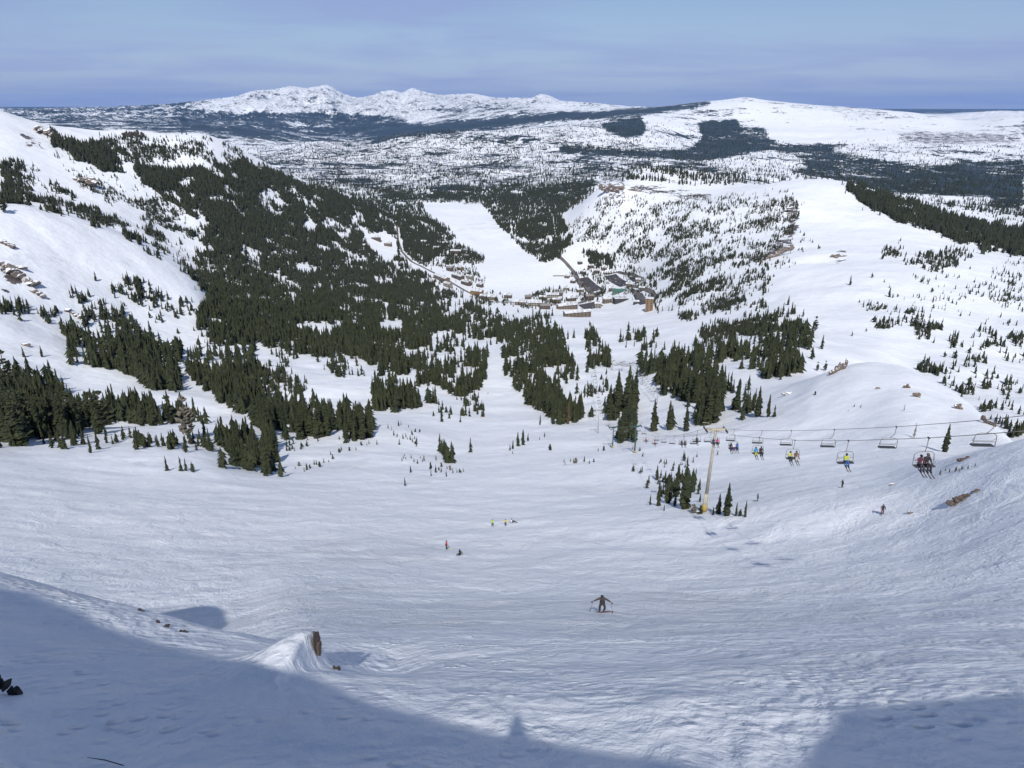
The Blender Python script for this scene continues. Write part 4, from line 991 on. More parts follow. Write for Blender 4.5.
def pylon(px, row, hpx, D=None, kind='steel', label='', group=None, bar=4.2, yaw=0, lean=0.0, rbase=.35):
    g = gpt(px, row); Dg = axd(g)
    v = (row - 384) / F
    H = hpx / F * Dg / (CP - v * SP) * 1.0
    for _ in range(6):       # height that spans hpx rows
        q = pix_of(g.x, g.y, g.z + H)[1]; H *= hpx / max(row - q, .5)
    root = empty('lift_pylon', (g.x, g.y, g.z), yaw); root.rotation_euler = (0, lean, yaw)
    tag(root, label, 'lift pylon', group)
    m = M_TAN if kind == 'tan' else M_GREEN if kind == 'green' else M_STEEL
    if kind == 'tan':
        MB().tube([(0, 0, -1), (0, 0, H * .23)], [rbase, rbase * .92], 16).tube([(0, 0, H * .23), (0, 0, H)], [rbase * .72, rbase * .46], 16).build('shaft', m, root, True)
        MB().tube([(0, 0, .05), (0, 0, 1.9)], [rbase + .07, rbase + .06], 16).build('foot_pad', M_YELLOW, root, True)
        lad = MB()
        for sx in (-.18, .18): lad.tube([(sx, -rbase - .12, 2), (sx, -rbase * .5 - .12, H)], .025, 5)
        for i in range(int(H / .35) - 6):
            z = 2.2 + i * .35; yy = -rbase - .12 + (z - 2) / (H - 2) * rbase * .5
            lad.tube([(-.18, yy, z), (.18, yy, z)], .018, 4)
        lad.build('ladder', M_STEEL, root)
    else:
        MB().tube([(0, 0, -1), (0, 0, H)], [rbase, rbase * .62], 10).build('shaft', m, root, True)
        MB().tube([(0, 0, 0), (0, 0, 1.2)], rbase + .08, 10).build('foot_pad', M_YELLOW if kind == 'green' else m, root, True)
    MB().box((0, 0, H - .05), (bar + .2, .42, .40)).box((0, 0, H - .42), (1.6, .3, .35), taper=1.7).build('crossbar', m, root)
    for s in (-1, 1):
        sh = MB(); sh.box((s * bar / 2, 0, H - .25), (.12, 2.8, .2))
        for k in range(6):
            y_ = -1.2 + .48 * k; sh.tube([(s * bar / 2 - .1, y_, H - .12), (s * bar / 2 + .1, y_, H - .12)], .21, 12)
        sh.build('sheave_train', M_DARK, root)
        MB().tube([(s * (bar / 2 - .8), 0, H + .1), (s * (bar / 2 - .5), 0, H + 1.3), (s * (bar / 2 + .8), 0, H + 1.45)], .045, 6).build('lifting_frame', m, root)
    return root, g, H

def top_of(root, H, x):
    M = Matrix.Translation(root.location) @ root.rotation_euler.to_matrix().to_4x4()
    return M @ Vector((x, 0, H + .1))

py1, g1, H1 = pylon(704, 512, 83, kind='tan', label='tall cream lift pylon with a yellow foot standing in the young firs', lean=math.radians(2.2), rbase=.50, yaw=.05)
py2, g2, H2 = pylon(634.6, 453, 27, kind='green', label='dark green lift pylon, the nearer of the two left of the big cream one', group='green lift pylons', yaw=.1)
py3, g3, H3 = pylon(612.5, 448, 21, kind='green', label='dark green lift pylon, the farther of the two left of the big cream one', group='green lift pylons', yaw=.1, rbase=.3)
py4, g4, H4 = pylon(598, 433, 23, kind='steel', label='thin grey lift pylon at the lip where the chairlift drops to the village', group='grey lift pylons on the lower line', yaw=.05, rbase=.25)
py5, g5, H5 = pylon(593, 396, 20, kind='steel', label='second thin grey lift pylon down the line from the lip', group='grey lift pylons on the lower line', rbase=.25)
py6, g6, H6 = pylon(591, 362, 14, kind='steel', label='third grey lift pylon down the line, between the dark firs', group='grey lift pylons on the lower line', rbase=.3)
py7, g7, H7 = pylon(590, 336, 10, kind='steel', label='last grey lift pylon on the lower line, nearest the village', group='grey lift pylons on the lower line', rbase=.3)
print('PYLON', H1, H2, H3, H4, axd(g1), axd(g2), axd(g3), axd(g4))
chain = [(py2, H2), (py3, H3), (py4, H4), (py5, H5), (py6, H6), (py7, H7)]
t1f, t1n = top_of(py1, H1, 2.1), top_of(py1, H1, -2.1)
D1 = axd(g1)
near_pts = [pt(1030, 430.5, 50), pt(999, 433, 53.2), pt(966, 435.5, 57), pt(929, 437.8, 63.3), pt(885, 439.5, 71.5), pt(848.5, 440.6, 80.8), pt(820, 440.7, 89), pt(795, 440.2, 98.7), pt(770, 438.8, 111), pt(745, 436.4, 126), pt(731, 434.3, 137), t1n]
far_pts = [pt(1030, 415, 58), pt(996, 418.6, 62), pt(940, 423.6, 70.6), pt(896.5, 426.7, 80), pt(862, 428.4, 88.5), pt(834.5, 429.6, 98), pt(810, 430.3, 107), pt(791.5, 430.6, 116), pt(762, 430.6, 134), pt(745, 430.3, 144), t1f]
def span(a, b_, sag, n=6):
    out = []
    for i in range(1, n + 1):
        u = i / n; p = a.lerp(b_, u); p = Vector((p.x, p.y, p.z - 4 * sag * u * (1 - u))); out.append(p)
    return out
near_low, far_low = [t1n], [t1f]
sags = [3.2, .4, 2.5, 3, 3, 2]
for (p_, h_), sg in zip(chain, sags):
    near_low += span(near_low[-1], top_of(p_, h_, -2.1), sg); far_low += span(far_low[-1], top_of(p_, h_, 2.1), sg)
def cable(pts, label, group, r=.03):
    o = MB().tube(pts, r, 5).build('lift_cable', M_CABLE, None, True); tag(o, label, 'cable', group); return o
near_all = smooth_line(near_pts, 60)[:-1] + near_low
far_all = smooth_line(far_pts, 60)[:-1] + far_low
cable(near_all, 'lift cable carrying the occupied chairs, the lower of the two lines', 'lift cables')
cable(far_all, 'lift cable carrying the empty chairs, the upper of the two lines', 'lift cables')

def make_chair(x0, kk):
    """origin at the grip; the bench hangs below, facing -y"""
    r = empty('lift_chair')
    MB().box((0, 0, .0), (.08, .3, .10)).build('grip', M_DARK, r)
    MB().tube([(0, 0, 0), (0, 0, -.55), (x0 * .12, .02, -.85), (x0 * .65, .04, -1.15), (x0, .05, -1.28)], .035, 7).build('hanger', M_CHAIR, r, True)
    w_ = .88
    hoop = []
    for a in np.linspace(0, math.pi, 13):
        hoop.append((x0 + w_ * math.copysign(abs(math.cos(a)) ** .55, math.cos(a)), .05, -1.75 + .47 * abs(math.sin(a)) ** .7))
    MB().tube([(x0 + w_, -.42, -2.52), (x0 + w_ + .03, .0, -2.48)] + hoop + [(x0 - w_ - .03, .0, -2.48), (x0 - w_, -.42, -2.52)], .032, 7).build('frame', M_CHAIR, r, True)
    MB().box((x0, -.22, -2.48), (1.68, .48, .09)).build('seat', M_SEAT, r)
    MB().tube([(x0 - w_, .06, -2.05), (x0 + w_, .06, -2.05)], .028, 6).build('backrest', M_CHAIR, r)
    MB().tube([(x0 - w_ + .02, .0, -1.75), (x0 - w_ + .06, -.35, -2.15), (x0 + w_ - .06, -.35, -2.15), (x0 + w_ - .02, .0, -1.75)], .02, 6).build('safety_bar', M_CHAIR, r, True)
    return r
def copy_tree(o, parent=None):
    c = o.copy(); COL.objects.link(c); c.parent = parent
    for ch in o.children: copy_tree(ch, c)
    return c
chairE = make_chair(.50, 0); chairO = make_chair(-.06, 1); _used = set()
def put_chair(p, yaw, label, group, flip=False):
    src = chairE if flip else chairO
    if src not in _used: o = src; _used.add(src)
    else: o = copy_tree(src)
    o.location = p; o.rotation_euler = (0, 0, yaw + (math.pi if flip else 0))
    tag(o, label, 'lift chair', group); return o
def along(line, D):
    best = min(range(len(line) - 1), key=lambda i: abs(axd(line[i]) - D))
    for i in range(len(line) - 1):
        a, b_ = axd(line[i]), axd(line[i + 1])
        if (a - D) * (b_ - D) <= 0 and a != b_: return line[i].lerp(line[i + 1], (D - a) / (b_ - a))
    return line[best]
GE, GO = 'empty lift chairs riding down to the village', 'occupied lift chairs riding up from the village'
yaw0 = .06
fardesc = ['empty chair at the right end of the upper cable, largest of the row', 'empty chair above the lone fir on the knoll, second largest of the row', 'empty chair over the smooth knoll side, third from the right', 'empty chair in the middle of the upper cable, fourth from the right', 'empty chair fifth from the right, between the blue-jacket riders and the knoll', 'empty chair nearest the big cream pylon on its right side']
for i, D in enumerate([62, 80, 98, 116, 134, 151]):
    put_chair(along(far_all, D), -yaw0, fardesc[i], GE, True)
for i, D in enumerate([172, 190, 208, 226, 244, 262]):
    put_chair(along(far_all, D), -yaw0, 'small empty chair between the cream pylon and the green pylons, number %s leftward' % ['one', 'two', 'three', 'four', 'five', 'six'][i] if False else
              ['empty chair just left of the big cream pylon', 'second empty chair left of the big cream pylon', 'third empty chair left of the big cream pylon', 'fourth empty chair left of the big cream pylon', 'fifth empty chair left of the big cream pylon', 'sixth empty chair left of the cream pylon, close to the green one'][i], GE, True)

# ------------------------------------------------------------------ people
M_SKIN = simple('skin', (.42, .24, .17), .6)
_cl = {}
def cloth(rgb):
    if rgb not in _cl: _cl[rgb] = simple('cloth', rgb, .8, 0, .12, 9)
    return _cl[rgb]
BLACK = (.018, .018, .022); GREYB = (.075, .066, .066); RED = (.42, .03, .03); YEL = (.42, .46, .06); BLUE = (.02, .09, .32); WHITE = (.62, .62, .62)
MAG = (.45, .03, .16); LIME = (.35, .55, .05); BROWN = (.16, .07, .05); CYAN = (.02, .24, .46); PURP = (.12, .05, .22); NAVY = (.02, .03, .10); GOLD = (.60, .42, .06); MAROON = (.10, .03, .05)

TMPS = bpy.data.scenes.new('workbench')
def skin_mesh(name, verts, edges, mat, parent, root=0, sub=1):
    """continuous surface grown round a skeleton. verts: (co, radius)"""
    me = bpy.data.meshes.new(name); me.from_pydata([v[0] for v in verts], edges, [])
    o = bpy.data.objects.new(name, me); TMPS.collection.objects.link(o)
    md = o.modifiers.new('s', 'SKIN'); md.use_smooth_shade = True
    for i, v in enumerate(verts):
        sv = me.skin_vertices[0].data[i]; q = v[1]; sv.radius = (q, q) if not isinstance(q, tuple) else q; sv.use_root = (i == root)
    if sub: s = o.modifiers.new('d', 'SUBSURF'); s.levels = sub; s.render_levels = sub
    
    with bpy.context.temp_override(scene=TMPS, view_layer=TMPS.view_layers[0]): dg = bpy.context.evaluated_depsgraph_get(); dg.update()
    nm = bpy.data.meshes.new_from_object(o.evaluated_get(dg), depsgraph=dg)
    bpy.data.objects.remove(o); nm.name = name
    nm.materials.clear(); nm.materials.append(mat); nm.polygons.foreach_set('use_smooth', [True] * len(nm.polygons))
    return link(bpy.data.objects.new(name, nm), parent)

def pose(kind):
    """joints in metres: x to the figure's right, y forward, z up from the soles (or from the seat)"""
    if kind == 'ski':       # arms flung wide, knees bent, leaning down the hill
        J = dict(pel=(0, -.16, .72), sp=(.01, -.07, .93), ch=(.03, .05, 1.13), nk=(.04, .11, 1.29), hd=(.05, .17, 1.41),
                 sl=(-.18, .06, 1.22), sr=(.22, .06, 1.24), el=(-.40, .06, 1.08), er=(.44, .06, 1.10), hl=(-.62, .14, .97), hr=(.70, .14, 1.00),
                 kl=(-.19, .10, .44), kr=(.21, .10, .42), al=(-.15, -.06, .12), ar=(.16, -.06, .12), tl=(-.05, .06, .05), tr=(.27, .06, .05))
    elif kind == 'stand':
        J = dict(pel=(0, -.03, .92), sp=(0, -.01, 1.12), ch=(0, .02, 1.34), nk=(0, .05, 1.51), hd=(0, .08, 1.64),
                 sl=(-.19, .02, 1.43), sr=(.19, .02, 1.43), el=(-.30, .03, 1.17), er=(.30, .03, 1.17), hl=(-.33, .24, 1.02), hr=(.33, .24, 1.02),
                 kl=(-.12, .06, .50), kr=(.12, .06, .50), al=(-.13, -.04, .10), ar=(.13, -.04, .10), tl=(-.13, .15, .05), tr=(.13, .15, .05))
    elif kind == 'tee':
        J = pose('stand'); J.update(el=(-.46, .03, 1.36), er=(.46, .03, 1.36), hl=(-.72, .08, 1.34), hr=(.72, .08, 1.34))
    elif kind == 'snow':    # sitting on the snow
        J = dict(pel=(0, 0, .14), sp=(0, -.04, .34), ch=(0, -.03, .56), nk=(0, .0, .73), hd=(0, .03, .86),
                 sl=(-.19, -.03, .65), sr=(.19, -.03, .65), el=(-.28, -.16, .42), er=(.28, -.16, .42), hl=(-.32, -.24, .14), hr=(.32, -.24, .14),
                 kl=(-.16, .42, .36), kr=(.16, .42, .36), al=(-.18, .78, .12), ar=(.18, .78, .12), tl=(-.18, .88, .24), tr=(.18, .88, .24))
    else:                   # on a chair, seat surface at z = 0
        J = dict(pel=(0, -.02, .13), sp=(0, -.05, .33), ch=(0, -.03, .56), nk=(0, .01, .73), hd=(0, .05, .86),
                 sl=(-.19, -.02, .65), sr=(.19, -.02, .65), el=(-.25, .10, .42), er=(.25, .10, .42), hl=(-.17, .36, .36), hr=(.17, .36, .36),
                 kl=(-.11, .42, .13), kr=(.11, .42, .13), al=(-.13, .50, -.28), ar=(.13, .50, -.28), tl=(-.13, .68, -.35), tr=(.13, .68, -.35))
    return J

_pc = {}
def person(kind, jacket, trousers, helmet, label, loc, yaw, scale=1.0, group=None, skis=True, ski_col=GREYB, detail=False):
    J = pose(kind); v = {k: Vector(q) for k, q in J.items()}
    key = (kind, jacket, trousers, helmet, ski_col, detail)
    if key in _pc:
        r = copy_tree(_pc[key]); r.location = loc; r.rotation_euler = (0, 0, yaw); r.scale = (scale,) * 3
        tag(r, label, 'person', group); return r
    names = ['pel', 'sp', 'ch', 'nk', 'hd', 'sl', 'el', 'hl', 'sr', 'er', 'hr', 'kl', 'al', 'tl', 'kr', 'ar', 'tr', 'pl', 'pr']
    J['pl'] = tuple(v['pel'] + Vector((-.09, 0, -.03))); J['pr'] = tuple(v['pel'] + Vector((.09, 0, -.03)))
    rad = dict(pel=.10, sp=.095, ch=.11, nk=.05, hd=.092, sl=.06, el=.04, hl=.026, sr=.06, er=.04, hr=.026, pl=.085, pr=.085, kl=.055, al=.042, tl=.036, kr=.055, ar=.042, tr=.036)
    vs_ = [(J[n_], rad[n_]) for n_ in names]; ix_ = {n_: i for i, n_ in enumerate(names)}
    E = [('pel', 'sp'), ('sp', 'ch'), ('ch', 'nk'), ('nk', 'hd'), ('ch', 'sl'), ('sl', 'el'), ('el', 'hl'), ('ch', 'sr'), ('sr', 'er'), ('er', 'hr'), ('pel', 'pl'), ('pl', 'kl'), ('kl', 'al'), ('al', 'tl'), ('pel', 'pr'), ('pr', 'kr'), ('kr', 'ar'), ('ar', 'tr')]
    body = skin_mesh('person', vs_, [(ix_[a], ix_[b_]) for a, b_ in E], M_SKIN, None)
    # jacket, trousers
    hipl, hipr = v['pel'] + Vector((-.09, 0, -.03)), v['pel'] + Vector((.09, 0, -.03))
    cl = v['el'].lerp(v['hl'], .86); cr = v['er'].lerp(v['hr'], .86); bot = v['pel'] + (v['pel'] - v['sp']).normalized() * .04
    skin_mesh('jacket', [(tuple(bot), (.19, .15)), (tuple(v['sp']), (.165, .14)), (tuple(v['ch']), (.185, .15)), (tuple(v['nk'] - Vector((0, 0, .03))), .075), (tuple(v['sl']), .092), (tuple(v['el']), .072), (tuple(cl), .055), (tuple(v['sr']), .092), (tuple(v['er']), .072), (tuple(cr), .055)],
              [(0, 1), (1, 2), (2, 3), (2, 4), (4, 5), (5, 6), (2, 7), (7, 8), (8, 9)], cloth(jacket), body)
    skin_mesh('trousers', [(tuple(v['pel']), .15), (tuple(hipl), .115), (tuple(v['kl']), .092), (tuple(v['al'] + Vector((0, 0, .05))), .075), (tuple(hipr), .115), (tuple(v['kr']), .092), (tuple(v['ar'] + Vector((0, 0, .05))), .075)],
              [(0, 1), (1, 2), (2, 3), (0, 4), (4, 5), (5, 6)], cloth(trousers), body)
    hd = v['hd']
    h = MB().ico(hd + Vector((0, -.02, .045)), .135, 2, (.88, 1.02, .86)); h.build('helmet', cloth(helmet), body, True)
    MB().box(hd + Vector((0, .095, .0)), (.15, .05, .06)).build('goggles', M_DARK, body)
    MB().ico(hd + Vector((0, .10, -.045)), .02, 1).build('nose', M_SKIN, body, True)
    for s in 'lr':
        a, t_ = v['a' + s], v['t' + s]
        skin_mesh('ski_boot', [(tuple(a + Vector((0, -.02, .16)) if kind != 'snow' else a + Vector((0, -.12, .05))), .075), (tuple(a), .07), (tuple(t_), .055)], [(0, 1), (1, 2)], cloth(BLACK), body)
        e, q = v['e' + s], v['h' + s]; d = (q - e).normalized(); sx = Vector((1 if s == 'r' else -1, 0, 0))
        if detail:
            side_ = d.cross(Vector((0, 0, 1))).normalized(); V_ = [(tuple(q - d * .02), .036), (tuple(q + d * .06), .040)]; E_ = [(0, 1)]
            for k in range(4):
                o_ = side_ * (.032 - .021 * k); L_ = (.035, .045, .042, .030)[k]
                V_ += [(tuple(q + d * .10 + o_), .0115), (tuple(q + d * (.10 + L_) + o_ * 1.1 - Vector((0, 0, .02))), .0105), (tuple(q + d * (.10 + L_ * .9) + o_ * 1.1 - Vector((0, 0, .055))), .0095)]
                n_ = len(V_); E_ += [(1, n_ - 3), (n_ - 3, n_ - 2), (n_ - 2, n_ - 1)]
            V_ += [(tuple(q + d * .03 - side_ * .045 + Vector((0, 0, -.01))), .013), (tuple(q + d * .075 - side_ * .055 - Vector((0, 0, .035))), .011)]
            n_ = len(V_); E_ += [(0, n_ - 2), (n_ - 2, n_ - 1)]
            skin_mesh('glove', V_, E_, cloth(BLACK), body)
        else: MB().ico(q + d * .05, .06, 1, (1, 1.2, .9)).build('glove', cloth(BLACK), body, True)
    if skis:
        for s in 'lr':
            a, t_ = v['a' + s], v['t' + s]; d = (t_ - a); 
            if kind == 'snow': d = Vector((.9 if s == 'r' else .7, .25, 0))
            if kind == 'ski': d = Vector((.97, .22, 0))
            d = Vector((d.x, d.y, d.z if kind == 'seat' else 0)).normalized(); b0 = (a + t_) / 2 + Vector((0, 0, -.09 if kind != 'snow' else -.12))
            up = Vector((0, 0, 1)); sd = d.cross(up).normalized(); sk = MB(); kf = .72 if kind == 'seat' else 1; prof = [(-.78, .0, .035), (-.5, 0, .045), (0, 0, .038), (.55, 0, .050), (.78, .03, .045), (.90, .09, .012)]
            for (u, z_, w_) in prof:
                for dz_ in (-.012, .012):
                    for q in (-w_, w_): sk.v.append(b0 + d * u * kf + Vector((0, 0, z_ + dz_)) + sd * q)
            for i in range(len(prof) - 1):
                n_ = i * 4; sk.f += [[n_, n_ + 1, n_ + 5, n_ + 4], [n_ + 2, n_ + 6, n_ + 7, n_ + 3], [n_, n_ + 4, n_ + 6, n_ + 2], [n_ + 1, n_ + 3, n_ + 7, n_ + 5]]
            sk.f += [[0, 2, 3, 1], [20, 21, 23, 22]]
            sk.build('ski', cloth(ski_col), body)
    body.location = loc; body.rotation_euler = (0, 0, yaw); body.scale = (scale,) * 3
    tag(body, label, 'person', group); _pc[key] = body
    return body

def ski_pole(p0, p1, label):
    mb = MB().tube([(0, 0, 0), tuple(Vector(p1) - Vector(p0))], .010, 6); d = (Vector(p1) - Vector(p0))
    root = mb.build('ski_pole', M_DARK, None, True, loc=p0); tag(root, label, 'ski pole')
    MB().tube([tuple(d * -.02), tuple(d * .10)], .017, 6).build('grip', M_DARK, root)
    MB().tube([tuple(d * .93), tuple(d * .94)], .05, 10).build('basket', M_DARK, root)
    return root
def stand_at(px, row, kind, j, t_, h, label, yaw=0, sc=1.0, group=None, **kw):
    g = gpt(px, row); g.z = ground(g.x, g.y)
    return person(kind, j, t_, h, label, (g.x, g.y, g.z + .02), yaw, sc, group, **kw), g

skr, gs = stand_at(602, 613, 'ski', (.05, .042, .042), BLACK, BLACK, 'skier in dark brown jacket and black trousers with arms spread wide', yaw=math.radians(176), sc=1.04, ski_col=(.12, .08, .08), detail=True); skr.location.z += .06
Ms = Matrix.Translation(skr.location) @ Euler((0, 0, math.radians(176))).to_matrix().to_4x4() @ Matrix.Scale(1.04, 4)
for s, x_, lb in (('l', -.66, "ski pole in the brown-jacketed skier's hand on the photo's right side"), ('r', .66, "ski pole in the brown-jacketed skier's hand on the photo's left side")):
    h_ = Vector(pose('ski')['h' + s]); a_ = Ms @ (h_ + Vector((0, .08, .0))); e_ = Ms @ Vector((h_.x * 1.25, h_.y - .45, .05))
    e_.z = ground(e_.x, e_.y) + .03; ski_pole(a_, e_, lb)
stand_at(446.5, 549.5, 'stand', RED, BLACK, BLACK, 'skier in red jacket standing above the dark figure sitting on the snow', yaw=math.radians(-70), sc=1.0, ski_col=(.5, .5, .15))
stand_at(460, 555, 'snow', BLACK, BLACK, BLACK, 'person in black sitting on the snow below the red-jacketed skier', yaw=math.radians(150), sc=1.05)
stand_at(492.5, 526.5, 'stand', LIME, (.10, .09, .09), BLACK, 'skier in lime green jacket, leftmost of the three in the middle of the bowl', yaw=math.radians(180))
stand_at(505.5, 526, 'tee', GOLD, BLACK, BLACK, 'skier in yellow jacket with arms out, middle one of the three in the bowl', yaw=math.radians(180), sc=.95)
stand_at(511.5, 523, 'snow', WHITE, BLACK, BLACK, 'crouching snow sport rider in white top, rightmost of the three in the bowl', yaw=math.radians(-60), sc=1.1)
stand_at(842, 487.5, 'stand', BLACK, BLACK, BLACK, 'skier in black on the slope below the yellow and blue chair rider', yaw=math.radians(100))
stand_at(882, 514.5, 'stand', BLACK, MAROON, BLACK, 'skier in black and dark red on the slope left of the tan rocks', yaw=math.radians(160), sc=1.05)
stand_at(757.5, 501, 'stand', BLACK, BLACK, NAVY, 'skier in black right of the firs at the big pylon', yaw=math.radians(80))
stand_at(717.5, 455, 'stand', (.30, .26, .24), BLACK, BLACK, 'skier in grey on the slope right behind the big pylon shaft', yaw=math.radians(120))
stand_at(481, 417, 'snow', (.60, .20, .10), (.3, .12, .06), BLACK, 'person in orange sitting far off in the middle of the narrow run', yaw=math.radians(150), skis=False)
stand_at(488, 394, 'stand', BLACK, BLACK, BLACK, 'tiny dark skier high on the narrow run', yaw=0, skis=True)

def rider(chair, x, j, t_, h, label, sc=1.0, **kw):
    yaw = chair.rotation_euler[2]
    M = Matrix.Translation(chair.location) @ Matrix.Rotation(yaw, 4, 'Z')
    p = M @ Vector((-.06 + x, -.20, -2.43))
    return person('seat', j, t_, h, label, p, yaw + math.pi, sc, 'people riding the chairlift', **kw)
nd = [(63.3, 'occupied chair nearest the viewer with two riders in dark clothes'), (80.8, 'occupied chair with the single rider in yellow jacket and blue trousers'), (98.7, 'occupied chair with one yellow and one brown-jacketed rider'),
      (116.8, 'occupied chair with the blue-jacketed and the black-clad rider'), (134, 'occupied chair with three riders, first right of the big pylon'), (148, 'occupied chair behind the top of the big pylon')]
ch = [put_chair(along(near_all, D), yaw0, lb, GO) for D, lb in nd]
rider(ch[0], -.42, MAROON, (.05, .04, .06), BLACK, 'chair rider in dark maroon, left one on the nearest occupied chair', 1.0)
rider(ch[0], .15, BLACK, BLACK, (.10, .08, .06), 'large chair rider in black, right one on the nearest occupied chair', 1.12)
rider(ch[1], .0, YEL, BLUE, BLACK, 'chair rider in bright yellow jacket and blue trousers sitting alone', 1.05)
rider(ch[2], -.42, (.48, .46, .10), BLACK, BLACK, 'chair rider in dull yellow jacket and black trousers beside the brown-jacketed one', 1.0)
rider(ch[2], .38, BROWN, (.5, .46, .44), BLACK, 'chair rider in brown jacket and pale trousers', 1.0)
rider(ch[3], -.42, CYAN, YEL, BLACK, 'chair rider in blue jacket and yellow trousers', 1.05)
rider(ch[3], .42, BLACK, BLACK, BLACK, 'chair rider in black beside the one in blue jacket and yellow trousers', 1.08)
rider(ch[4], -.55, BLACK, BLACK, BLACK, 'chair rider in black, left of the three on one chair', 1.05)
rider(ch[4], .0, WHITE, PURP, WHITE, 'chair rider in white, middle of the three on one chair', .95)
rider(ch[4], .55, BLUE, NAVY, BLACK, 'chair rider in blue, right of the three on one chair', 1.0)
rider(ch[5], -.4, NAVY, BLACK, BLACK, 'chair rider in navy behind the top of the big pylon', 1.0)
rider(ch[5], .35, MAG, BLACK, BLACK, 'chair rider in magenta jacket behind the top of the big pylon', 1.0)
od = [(166, 'occupied chair with one dark rider, first left of the big pylon', [(0., BLACK, BLACK, 'chair rider in black, alone on the first chair left of the big pylon')]),
      (184, 'occupied chair with two dark riders, second left of the big pylon', [(-.4, BLACK, (.07, .05, .05), 'chair rider in black with dark brown trousers left of the pylon'), (.4, GREYB, BLACK, 'chair rider in grey-brown jacket left of the pylon')]),
      (238, 'occupied chair with one pale rider near the green pylons', [(0, (.5, .2, .2), BLACK, 'chair rider in pale red jacket near the green pylons')]),
      (262, 'occupied chair with a red rider, closest to the green pylons', [(0, RED, BLACK, 'chair rider in red right of the green pylon')])]
for D, lb, rs in od:
    c_ = put_chair(along(near_all, D), yaw0, lb, GO)
    for x, j, t_, lb2 in rs: rider(c_, x, j, t_, BLACK, lb2, 1.0)
# the farther part of the line, beyond the lip
s_ = 0; prev = None; nn_ = 0
for i in range(len(far_low) - 1):
    a, b_ = far_low[i], far_low[i + 1]; L_ = (b_ - a).length; q = 0
    while s_ + (L_ - q) >= 18:
        q += 18 - s_; s_ = 0; p = a.lerp(b_, q / L_)
        if 300 < axd(p) < 950 and nn_ < 26:
            nn_ += 1; put_chair(p, 0, 'far empty chair on the stretch running down to the village', 'far chairs on the stretch running down to the village', True)
    s_ += L_ - q

# second line, far side of the tall clump
l2 = []
for i, (a, b_, h_) in enumerate([(612, 370, 9), (622, 371, 9), (631, 373, 10), (642, 385, 11), (657, 404, 13)]):
    r_, g_, H_ = pylon(a, b_, h_, kind='steel', label=['small grey pylon at the left end of the farther lift line', 'small grey pylon second from the left on the farther lift line', 'small grey pylon in the middle of the farther lift line', 'small grey pylon below the notch on the farther lift line', 'small grey pylon at the right end of the farther lift line, nearest us'][i], group='pylons of the farther lift line', rbase=.3, bar=5, yaw=.6)
    l2.append((r_, H_))
for s, lb in ((-2.5, 'left-hand cable of the farther lift line'), (2.5, 'right-hand cable of the farther lift line')):
    P_ = [top_of(l2[0][0], l2[0][1], s)]
    for r_, H_ in l2[1:]: P_ += span(P_[-1], top_of(r_, H_, s), .8, 4)
    cable(P_, lb, 'cables of the farther lift line', .05)
    for i in range(2, len(P_)):
        for u in (.2, .7):
            p = P_[i - 1].lerp(P_[i], u); c_ = put_chair(p, .6, 'tiny chair hanging on the farther lift line', 'chairs of the farther lift line', s > 0)

bpy.data.scenes.remove(TMPS)
# thin marker canes on the snow at the right
for i, (a, b_, h_, lb) in enumerate([(926, 514, 11, 'thin cane standing in the snow left of the tan rocks'), (996, 502, 9, 'thin cane standing in the snow right of the tan rocks'), (850, 424, 5, 'thin cane high on the side of the knoll'), (949, 499, 6, 'short cane right at the lower end of the tan rocks')]):
    g = gpt(a, b_); D = axd(g); H = h_ / F * D * 1.05
    tag(MB().tube([(0, 0, -.3), (.03, 0, H)], .02, 6).build('marker_cane', simple('cane', (.25, .19, .12), .8), None, True, loc=g), lb, 'marker cane')
# ------------------------------------------------------------------ rocks
def rock_mat(name, c1, c2, snow=True):
    m, nt, b = new_mat(name); N = nt.nodes; L = nt.links
    tc = N.new('ShaderNodeTexCoord'); no = N.new('ShaderNodeTexNoise'); no.inputs['Scale'].default_value = 2.2; no.inputs['Detail'].default_value = 8; no.inputs['Roughness'].default_value = .7
    L.new(tc.outputs['Object'], no.inputs['Vector'])
    mr = N.new('ShaderNodeMapRange'); mr.inputs[1].default_value = .35; mr.inputs[2].default_value = .65; L.new(no.outputs[0], mr.inputs[0])
    mx = N.new('ShaderNodeMix'); mx.data_type = 'RGBA'; L.new(mr.outputs[0], mx.inputs[0]); mx.inputs[6].default_value = (*c1, 1); mx.inputs[7].default_value = (*c2, 1)
    out = mx.outputs[2]
    if snow:      # snow lies on the flat tops
        ge = N.new('ShaderNodeNewGeometry'); sx = N.new('ShaderNodeSeparateXYZ'); L.new(ge.outputs['Normal'], sx.inputs[0])
        ad = N.new('ShaderNodeMath'); ad.operation = 'MULTIPLY_ADD'; L.new(no.outputs[0], ad.inputs[0]); ad.inputs[1].default_value = .8; L.new(sx.outputs[2], ad.inputs[2])
        r2 = N.new('ShaderNodeMapRange'); r2.inputs[1].default_value = 1.12; r2.inputs[2].default_value = 1.2; L.new(ad.outputs[0], r2.inputs[0])
        m2 = N.new('ShaderNodeMix'); m2.data_type = 'RGBA'; L.new(r2.outputs[0], m2.inputs[0]); L.new(out, m2.inputs[6]); m2.inputs[7].default_value = (.82, .84, .88, 1); out = m2.outputs[2]
    L.new(out, b.inputs['Base Color']); b.inputs['Roughness'].default_value = .9
    bp = N.new('ShaderNodeBump'); bp.inputs['Strength'].default_value = .8; bp.inputs['Distance'].default_value = .08; L.new(no.outputs[0], bp.inputs['Height']); L.new(bp.outputs[0], b.inputs['Normal'])
    return m
M_ROCKT = rock_mat('tan_rock', (.07, .052, .040), (.19, .14, .105)); M_ROCKT2 = rock_mat('tan_rock_bare', (.050, .038, .032), (.14, .105, .085), False)
